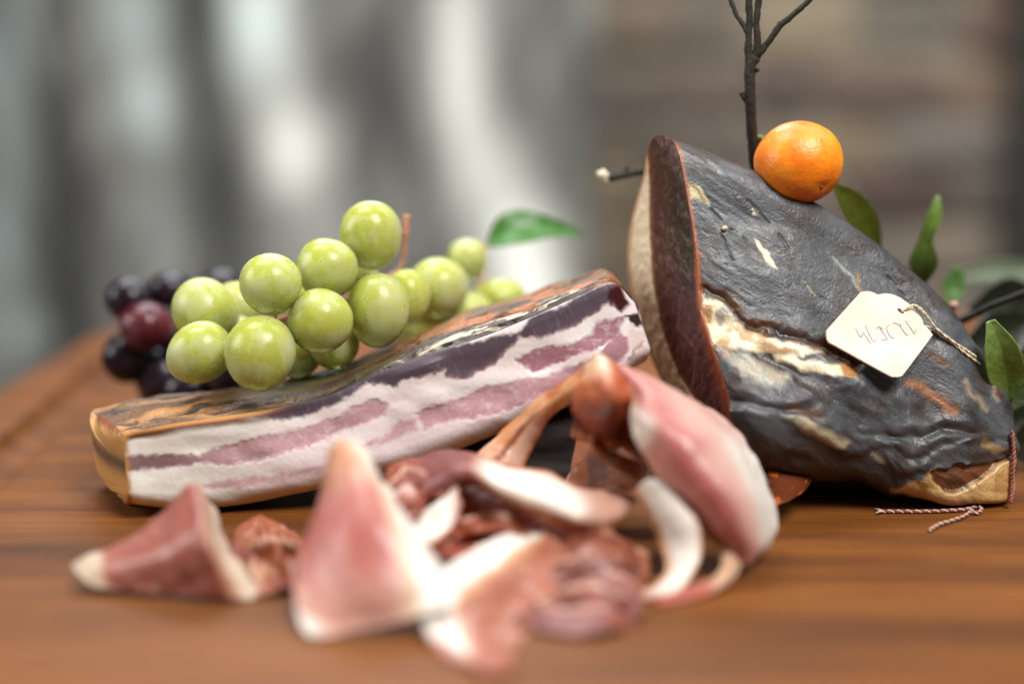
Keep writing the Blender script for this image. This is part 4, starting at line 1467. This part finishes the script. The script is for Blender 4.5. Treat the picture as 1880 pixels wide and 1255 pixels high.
def leaf(parent, spine, widths, color, tip_color=None, cup=0.25, facing=None, name='leaf', seed=0):
    """spine: list of (px,py,y); widths in mm along it; the blade lies across facing x spine"""
    C = catmull(np.array([P(*q) for q in spine]), 40)
    w = catmull(np.array(widths, float)[:, None], 40)[:, 0].clip(0.05)
    T = np.gradient(C, axis=0)
    T /= np.linalg.norm(T, axis=1, keepdims=True)
    f = np.array(facing if facing else (0.0, -1.0, 0.35))
    side = np.cross(T, f)
    side /= np.linalg.norm(side, axis=1, keepdims=True)
    up = np.cross(side, T)
    v = np.linspace(-1, 1, 21)
    G = C[:, None] + side[:, None] * (w[:, None] * v[None])[..., None] + up[:, None] * (cup * w[:, None] * (np.abs(v)[None] ** 1.5))[..., None]
    nrm = gnormals(G)
    veins = np.abs(np.sin((np.linspace(0, 1, 40)[:, None] * 9 - np.abs(v)[None] * 2.2) * math.pi))
    G = G + nrm * (0.35 * fbm(G / 5, 2, seed) + 0.12 * veins)[..., None]
    c = np.ones(G.shape) * color
    if tip_color is not None:
        c = mix(c, np.asarray(tip_color)[None, None], np.linspace(0, 1, 40)[:, None] * np.ones((1, 21)))
    mid = np.exp(-(v / 0.07) ** 2)[None] * np.ones((40, 1))
    c = mix(c, c * 1.5 + 0.01, 0.7 * mid)
    n_ = nrm * 0.18
    A, B = G + n_, G - n_
    fs = np.concatenate([gfaces(40, 21), gfaces(40, 21, off=840, flip=True)])
    idx = np.arange(840).reshape(40, 21)
    border = np.concatenate([idx[:-1, 0], idx[-1, :-1], idx[:0:-1, -1], idx[0, :0:-1]])
    nb = np.roll(border, -1)
    fs = np.concatenate([fs, np.stack([border, border + 840, nb + 840, nb], -1)])
    return mesh_obj(name, np.concatenate([A.reshape(-1, 3), B.reshape(-1, 3)]), fs, M_LEAF, parent, np.concatenate([c.reshape(-1, 3)] * 2), 0.4)


# leaf of the rear bunch
leaf(REAR, [(895, 452, 98), (940, 425, 100), (1000, 420, 104), (1070, 430, 112)], [1, 8.0, 5.5, 0.4], lin(70, 128, 44), facing=(0.0, -0.75, 0.6), cup=0.3, seed=4)

cb = P(1400, 420, 60)
BR = thing('citrus_branch', 'leafy citrus branch with bare dark twigs rising behind the smoked ham', 'branch', (cb[0], 60, 0))


def twig(pts, radii, mat=M_TWIG, name='twig', res=6, seed=1, wob=0.35):
    V, fs = tube([P(*q) for q in pts], radii, 9, res, wob=wob, seed=seed)
    return mesh_obj(name, V, fs, mat, BR)


main = twig([(1400, 400, 56), (1390, 330, 42), (1384, 280, 34), (1379, 220, 30), (1377, 170, 28), (1377, 125, 28), (1386, 104, 28)], [2.6, 2.3, 2.1, 1.9, 1.9, 2.1, 2.2], name='stem')
twig([(1377, 120, 28), (1374, 85, 28), (1376, 45, 28), (1375, -10, 28), (1374, -60, 30)], [1.6, 1.3, 1.2, 1.3, 1.2], seed=2)
twig([(1386, 106, 28), (1391, 80, 27), (1389, 40, 27), (1394, -5, 27), (1398, -60, 27)], [1.7, 1.3, 1.1, 1.2, 1.1], seed=3)
twig([(1390, 102, 28), (1410, 78, 27), (1432, 48, 26), (1460, 24, 25), (1490, -4, 24), (1520, -40, 24)], [1.6, 1.2, 1.2, 1.1, 1.1, 1.0], seed=4)
twig([(1373, 60, 28), (1362, 42, 29), (1350, 22, 30), (1340, -5, 31), (1330, -40, 31)], [1.0, 0.9, 0.8, 0.8, 0.7], seed=5)
twig([(1372, 190, 29), (1364, 178, 28), (1361, 170, 28)], [0.8, 0.7, 1.0], name='bud', seed=6)
twig([(1388, 130, 28), (1392, 128, 27)], [0.9, 0.7], name='bud', seed=7)
twig([(1433, 46, 26), (1433, 40, 26)], [1.3, 0.8], name='bud', seed=7)
twig([(1384, 262, 34), (1392, 256, 32), (1402, 253, 30)], [1.5, 1.3, 1.0], plain('green_shoot', lin(104, 116, 36), 0.5, 0.3), name='fruit_stalk', seed=8)
lt = twig([(1400, 400, 56), (1320, 345, 58), (1240, 318, 58), (1185, 314, 57), (1140, 322, 55), (1112, 327, 54)], [2.4, 2.2, 1.8, 1.5, 1.5, 1.6], name='side_twig', seed=9)
twig([(1150, 318, 55), (1151, 308, 55)], [1.0, 0.7], name='bud', seed=6)
V, fs = tube([P(1116, 324, 54), P(1106, 321, 54), P(1096, 320, 54)], [1.5, 1.9, 1.2], 8, 4, wob=0.8, seed=12)
mesh_obj('broken_end', V, fs, M_PALE, lt if False else BR)
V, fs = tube([P(1114, 328, 54), P(1110, 333, 53)], [1.5, 1.2], 8, 4, wob=0.6, seed=13)
mesh_obj('broken_end', V, fs, M_PALE, BR)
twig([(1400, 400, 56), (1500, 480, 70), (1620, 560, 74), (1720, 600, 66), (1770, 586, 50), (1820, 562, 40), (1900, 530, 30), (1960, 505, 26)], [2.6, 2.2, 2.0, 1.8, 1.5, 1.3, 1.2, 1.0], name='side_twig', seed=10)
twig([(1745, 620, 50), (1750, 580, 46), (1752, 556, 44)], [1.2, 1.4, 1.6], plain('pink_shoot', lin(168, 128, 112), 0.6, 0.2), name='shoot', seed=11)
OLIVE, LGREEN, DKGREEN = lin(86, 94, 22), lin(104, 142, 62), lin(36, 54, 24)
leaf(BR, [(1530, 338, 44), (1560, 375, 48), (1590, 415, 52), (1615, 470, 56)], [0.6, 5.4, 5.6, 1.2], OLIVE, lin(70, 78, 18), facing=(0.4, -1, .2), seed=5)
leaf(BR, [(1722, 360, 58), (1714, 400, 56), (1700, 440, 56), (1695, 480, 56), (1690, 520, 58)], [0.8, 2.8, 2.6, 5.2, 2.0], lin(110, 142, 58), lin(50, 58, 16), facing=(-.2, -1, .1), seed=6)
leaf(BR, [(1758, 490, 90), (1750, 525, 90), (1745, 560, 88)], [1.5, 4.5, 2.0], lin(96, 134, 70), seed=7)
leaf(BR, [(1740, 510, 150), (1820, 500, 150), (1900, 502, 150), (1990, 510, 150)], [2, 5.0, 5.5, 3], lin(84, 98, 68), facing=(0, -.9, .5), seed=8)
leaf(BR, [(1850, 735, 6), (1846, 690, 5), (1836, 640, 2), (1818, 588, 2)], [1.5, 6.0, 5.6, 1.4], lin(96, 124, 46), lin(128, 152, 80), facing=(-.25, -1, .25), cup=0.45, seed=9)
leaf(BR, [(1830, 760, 24), (1870, 700, 26), (1900, 650, 28)], [2, 8.0, 2], lin(56, 66, 24), facing=(-.1, -1, .2), seed=10)
for i, (sp, w_) in enumerate([([(1770, 640, 60), (1830, 620, 66), (1900, 590, 72)], [2, 10, 3]), ([(1790, 700, 60), (1850, 680, 64), (1930, 670, 68)], [2, 12, 3]),
                              ([(1780, 570, 90), (1850, 560, 96), (1930, 565, 100)], [2, 11, 3]), ([(1830, 780, 50), (1880, 770, 54), (1950, 740, 58)], [2, 11, 3]),
                              ([(1850, 830, 40), (1890, 815, 46), (1950, 800, 50)], [2, 9, 2]), ([(1800, 640, 84), (1860, 620, 90), (1930, 600, 96)], [2, 12, 3]),
                              ([(1790, 745, 84), (1860, 735, 90), (1940, 720, 96)], [3, 14, 3])]):
    leaf(BR, sp, w_, lin(34, 38, 24), facing=(.1, -1, .35), seed=20 + i)

# the small orange fruit
oc = P(1466, 298, 20)
k = pxmm(20, oc[2])


def citrus_material():
    m, nt, bs = new_mat('orange_peel')
    n = noise_node(nt, 90, 4)
    r = ramp(nt, [(0.3, tuple(lin(232, 112, 14))), (0.55, tuple(lin(244, 142, 26))), (0.75, tuple(lin(236, 160, 44)))])
    nt.links.new(n.outputs['Fac'], r.inputs['Fac'])
    n2 = noise_node(nt, 260, 5)
    r2 = ramp(nt, [(0.30, (0.55, 0.42, 0.35)), (0.40, (1, 1, 1))])
    nt.links.new(n2.outputs['Fac'], r2.inputs['Fac'])
    mx = nd(nt, 'ShaderNodeMixRGB', blend_type='MULTIPLY')
    mx.inputs[0].default_value = 0.6
    nt.links.new(r.outputs[0], mx.inputs[1])
    nt.links.new(r2.outputs[0], mx.inputs[2])
    nt.links.new(mx.outputs[0], bs.inputs['Base Color'])
    bs.inputs['Roughness'].default_value = 0.42
    bs.inputs['Subsurface Weight'].default_value = 0.25
    bs.inputs['Subsurface Radius'].default_value = (1.0, 0.45, 0.1)
    bs.inputs['Subsurface Scale'].default_value = 0.003
    tc = nd(nt, 'ShaderNodeTexCoord')
    vo = nd(nt, 'ShaderNodeTexVoronoi', Scale=900.0)
    nt.links.new(tc.outputs['Object'], vo.inputs['Vector'])
    b1 = bump(nt, bs, vo.outputs['Distance'], 0.22, 0.0004)
    bump(nt, bs, n.outputs['Fac'], 0.4, 0.001, b1)
    return m


nu, nv = 90, 110
th = np.linspace(0, math.pi, nu)[:, None]
ph = np.linspace(0, 2 * math.pi, nv, endpoint=False)[None]
D = np.stack([np.sin(th) * np.cos(ph), np.sin(th) * np.sin(ph), np.cos(th) * np.ones_like(ph)], -1)
r = 1 + 0.03 * fbm(D * 1.5, 3, 401) + 0.035 * np.maximum(0, -D[..., 2] * .95 + D[..., 0] * .15) ** 6
dim = np.array([0.42, -0.72, -0.55])
dim /= np.linalg.norm(dim)
r -= 0.05 * np.exp(-((1 - D @ dim) / 0.01))
V = D * r[..., None] * np.array([81 * k, 80 * k, 75 * k])
FR = mesh_obj('small_orange', V, gfaces(nu, nv, True), citrus_material(), None, origin=(0, 0, 0))
FR.location = oc * MM
tag(FR, 'small round bright orange citrus fruit perched on the ridge of the smoked ham', 'orange')
V, fs = tube([oc + dim * 14.0, oc + dim * 15.0], [0.9, 0.5], 8, 3)
sc = mesh_obj('blossom_scar', np.asarray(V) - oc, fs, M_TIP, None, origin=(0, 0, 0))
sc.parent = FR

# a peppercorn crumb on the ham
for (px, py, r_) in ((1331, 419, 1.0), (1382, 385, 0.5)):
    cpt = ham_point(px, py, 0.6)
    o = blob('spice_crumb', cpt, (r_, r_, r_), plain('crumb', lin(196, 176, 158), 0.8, 0.3), 3, 0.3, nu=12, nv=12, power=1.0)
    tag(o, 'tiny pale spice crumb on the flat upper side of the smoked ham' if r_ > .8 else 'tiniest pale crumb on the smoked ham, below the orange', 'crumb')


# ---- tag
def build_tag():
    out = [(1519, 622), (1518, 608), (1524, 599), (1574, 543), (1582, 536), (1594, 534.5), (1604, 537), (1612, 540.5), (1624, 538.5), (1638, 540), (1652, 546), (1664, 554),
           (1676, 564), (1686, 575), (1693, 586), (1697, 597), (1705, 604), (1711, 613), (1709, 619), (1662, 682), (1654, 690), (1642, 691), (1628, 686), (1536, 635), (1524, 629)]
    cpx = (1615, 612)
    top = ham_point(1625, 545, 3.0)
    bot = ham_point(1640, 688, 8.0)
    lef = ham_point(1524, 612, 6.0)
    rig = ham_point(1708, 612, 4.0)
    ctr = (top + bot + lef + rig) / 4
    nrm = np.cross(rig - lef, top - bot)
    nrm /= np.linalg.norm(nrm)
    if nrm[1] > 0:
        nrm = -nrm
    ctr = ctr + nrm * 1.5

    def onp(px, py, h=0.0):
        d = ray(px, py)
        t = ((ctr - CAM) @ nrm) / (d @ nrm)
        return CAM + d * t + nrm * h

    root = thing('price_tag', 'cream card tag with rounded corners, inked date and twine, on the smoked ham', 'tag', ctr)
    import bmesh
    oc_ = np.array([onp(*q) for q in catmull(np.array(out + [out[0]]), 140)[:-1]])
    hc = (1653.5, 570.5)
    hole = np.array([onp(hc[0] + 6.2 * math.cos(a) + 1.0 * math.sin(a), hc[1] + 4.3 * math.sin(a) + 2.5 * math.cos(a)) for a in np.linspace(0, 2 * math.pi, 24, endpoint=False)])
    me = bpy.data.meshes.new('card')
    bm = bmesh.new()
    vo = [bm.verts.new((p - ctr) * MM) for p in oc_]
    vh = [bm.verts.new((p - ctr) * MM) for p in hole]
    es = [bm.edges.new((vo[i], vo[(i + 1) % len(vo)])) for i in range(len(vo))]
    es += [bm.edges.new((vh[i], vh[(i + 1) % len(vh)])) for i in range(len(vh))]
    bmesh.ops.triangle_fill(bm, use_beauty=True, edges=es)
    bm.normal_update()
    bm.to_mesh(me)
    bm.free()
    m, nt, bs = new_mat('tag_card')
    n = noise_node(nt, 55, 5)
    rp = ramp(nt, [(0.3, tuple(lin(222, 194, 170))), (0.5, tuple(lin(232, 212, 192))), (0.7, tuple(lin(238, 222, 206)))])
    nt.links.new(n.outputs['Fac'], rp.inputs['Fac'])
    nt.links.new(rp.outputs[0], bs.inputs['Base Color'])
    bs.inputs['Roughness'].default_value = 0.7
    n2 = noise_node(nt, 2500, 3)
    bump(nt, bs, n2.outputs['Fac'], 0.15, 0.0002)
    me.materials.append(m)
    o = bpy.data.objects.new('card', me)
    link(o, root)
    sm = o.modifiers.new('thickness', 'SOLIDIFY')
    sm.thickness = 0.0007
    sm.offset = -1 if (np.array(me.polygons[0].normal) @ nrm) > 0 else 1
    # writing: pen strokes that follow the photographed hand, read the other way up: 12.05.14
    Zt = zmap(1500, 520, 230 / 1604)
    strokes = [[(1130, 478), (1190, 565), (1245, 650)], [(1245, 650), (1252, 625), (1258, 595)],                       # 1
               [(1068, 512), (1060, 540), (1090, 590), (1118, 628), (1140, 655), (1168, 662)], [(1075, 545), (1030, 522), (985, 508), (960, 515)],   # 2
               [(1185, 645), (1192, 652)],
               [(905, 540), (890, 575), (905, 630), (935, 680), (970, 700), (995, 695)], [(905, 540), (925, 535)],               # 0
               [(765, 590), (772, 562), (800, 560), (832, 580), (838, 600)], [(800, 575), (850, 640), (885, 690)], [(885, 690), (900, 715), (860, 718), (818, 716)],   # 5
               [(615, 530), (660, 640), (725, 750)], [(725, 750), (745, 735), (768, 712)],                                   # 1
               [(490, 575), (520, 630), (545, 680)], [(545, 680), (570, 685), (580, 655)], [(570, 668), (580, 645), (592, 630)], [(592, 630), (640, 700), (690, 778)]]     # 4
    VV, FF = [], []
    for stp in strokes:
        pts = np.array([onp(*q, 0.12) for q in catmull(np.array(Zt(stp)), 12)])
        V, fs = tube(pts, [0.085, 0.11, 0.08], 5, 1)
        FF += [[i + len(VV) for i in f] for f in fs]
        VV += list(V)
    mesh_obj('handwriting', VV, FF, plain('violet_ink', lin(92, 86, 150), 0.6, 0.3, 900, 0, 0.0001), root)
    # twine: loop through the hole, two strands to the right edge of the ham
    h0 = onp(1657, 571, -0.6)
    e1, e2 = ham_point(1792, 655, 1.2), ham_point(1800, 668, 1.0)
    Mtw = plain('jute_twine', lin(216, 200, 168), 0.8, 0.3, 1500, 0.8, 0.0004, stretch=(1, 1, 1))
    s1 = [h0, onp(1664, 567, 0.9), onp(1676, 564, 1.6), onp(1694, 578, 1.4), ham_point(1718, 602, 2.6), ham_point(1750, 627, 1.6), ham_point(1775, 643, 1.0), e1]
    s2 = [onp(1657, 571, -1.2), onp(1672, 580, -1.6), onp(1692, 594, -1.4), ham_point(1712, 603, 1.5), ham_point(1740, 622, 1.0), ham_point(1768, 645, 0.8), e2]
    for s_ in (s1, s2):
        C = catmull(np.array(s_), 90)
        for ph0 in (0, math.pi):
            ang = np.linspace(0, 34 * math.pi / 2, 90) + ph0
            T = np.gradient(C, axis=0)
            T /= np.linalg.norm(T, axis=1, keepdims=True)
            n1 = np.cross(T, nrm)
            n1 /= np.linalg.norm(n1, axis=1, keepdims=True)
            n2_ = np.cross(T, n1)
            H = C + 0.22 * (np.cos(ang)[:, None] * n1 + np.sin(ang)[:, None] * n2_)
            V, fs = tube(H, [0.30, 0.30], 6, 1)
            mesh_obj('twine_strand', V, fs, Mtw, root)


build_tag()


# ---- butcher's twine under the tail
def twisted(parent, pts, r, m1, m2, turns_per_mm=0.45):
    C = catmull(np.array(pts), len(pts) * 16)
    L = np.concatenate([[0], np.cumsum(np.linalg.norm(np.diff(C, axis=0), axis=1))])
    T = np.gradient(C, axis=0)
    T /= np.maximum(np.linalg.norm(T, axis=1, keepdims=True), 1e-9)
    ref = np.array([0.13, 0.2, 0.97])
    n1 = np.cross(T, ref)
    n1 /= np.linalg.norm(n1, axis=1, keepdims=True)
    n2 = np.cross(T, n1)
    for j, m in enumerate((m1, m2)):
        a = L * turns_per_mm * 2 * math.pi / 1.4 + j * math.pi
        H = C + r * 0.55 * (np.cos(a)[:, None] * n1 + np.sin(a)[:, None] * n2)
        H[:, 2] = np.maximum(H[:, 2], 0.5)
        V, fs = tube(H, [r * .62] * 2, 6, 1)
        mesh_obj('strand', V, fs, m, parent)


tb = P(1720, 938, -30)
TW = thing('butcher_twine', 'red and white butcher twine lying on the board under the ham tail', 'twine', (tb[0], tb[1], 0))
mr, mw = plain('red_thread', lin(144, 78, 74), 0.8, 0.3, 1500, 0.6, 0.0003), plain('white_thread', lin(196, 174, 156), 0.85, 0.2, 1500, 0.6, 0.0003)
gz = lambda px, py, z=0.9: CAM + ray(px, py) * (z - CAM[2]) / ray(px, py)[2]
twisted(TW, [gz(1612, 938), gz(1650, 938), gz(1690, 938), gz(1730, 937), gz(1775, 934), gz(1795, 929), gz(1802, 934), gz(1795, 941), gz(1782, 940)], 0.6, mr, mw)
twisted(TW, [gz(1785, 936), gz(1770, 947), gz(1745, 956), gz(1725, 962), gz(1706, 973)], 0.6, mr, mw)
for q in ((1606, 933), (1608, 941)):
    V, fs = tube([gz(1622, 937.5), gz(1614, (q[1] + 937) / 2, 1.2), gz(*q, 1.0)], [0.35, 0.3, 0.2], 5, 4)
    mesh_obj('fray', V, fs, mw, TW)
TW2 = thing('butcher_twine', 'red and white twine hanging down the right end of the smoked ham', 'twine', P(1858, 900, -4))
twisted(TW2, [P(1858, 790, -3), P(1861, 830, -4), P(1860, 860, -5), P(1858, 885, -5), P(1857, 905, -6), P(1855, 922, -7)], 0.7, mr, plain('pink_thread', lin(150, 96, 84), 0.8, 0.3))

for o in list(bpy.data.objects):
    if '_o' in o:
        del o['_o']
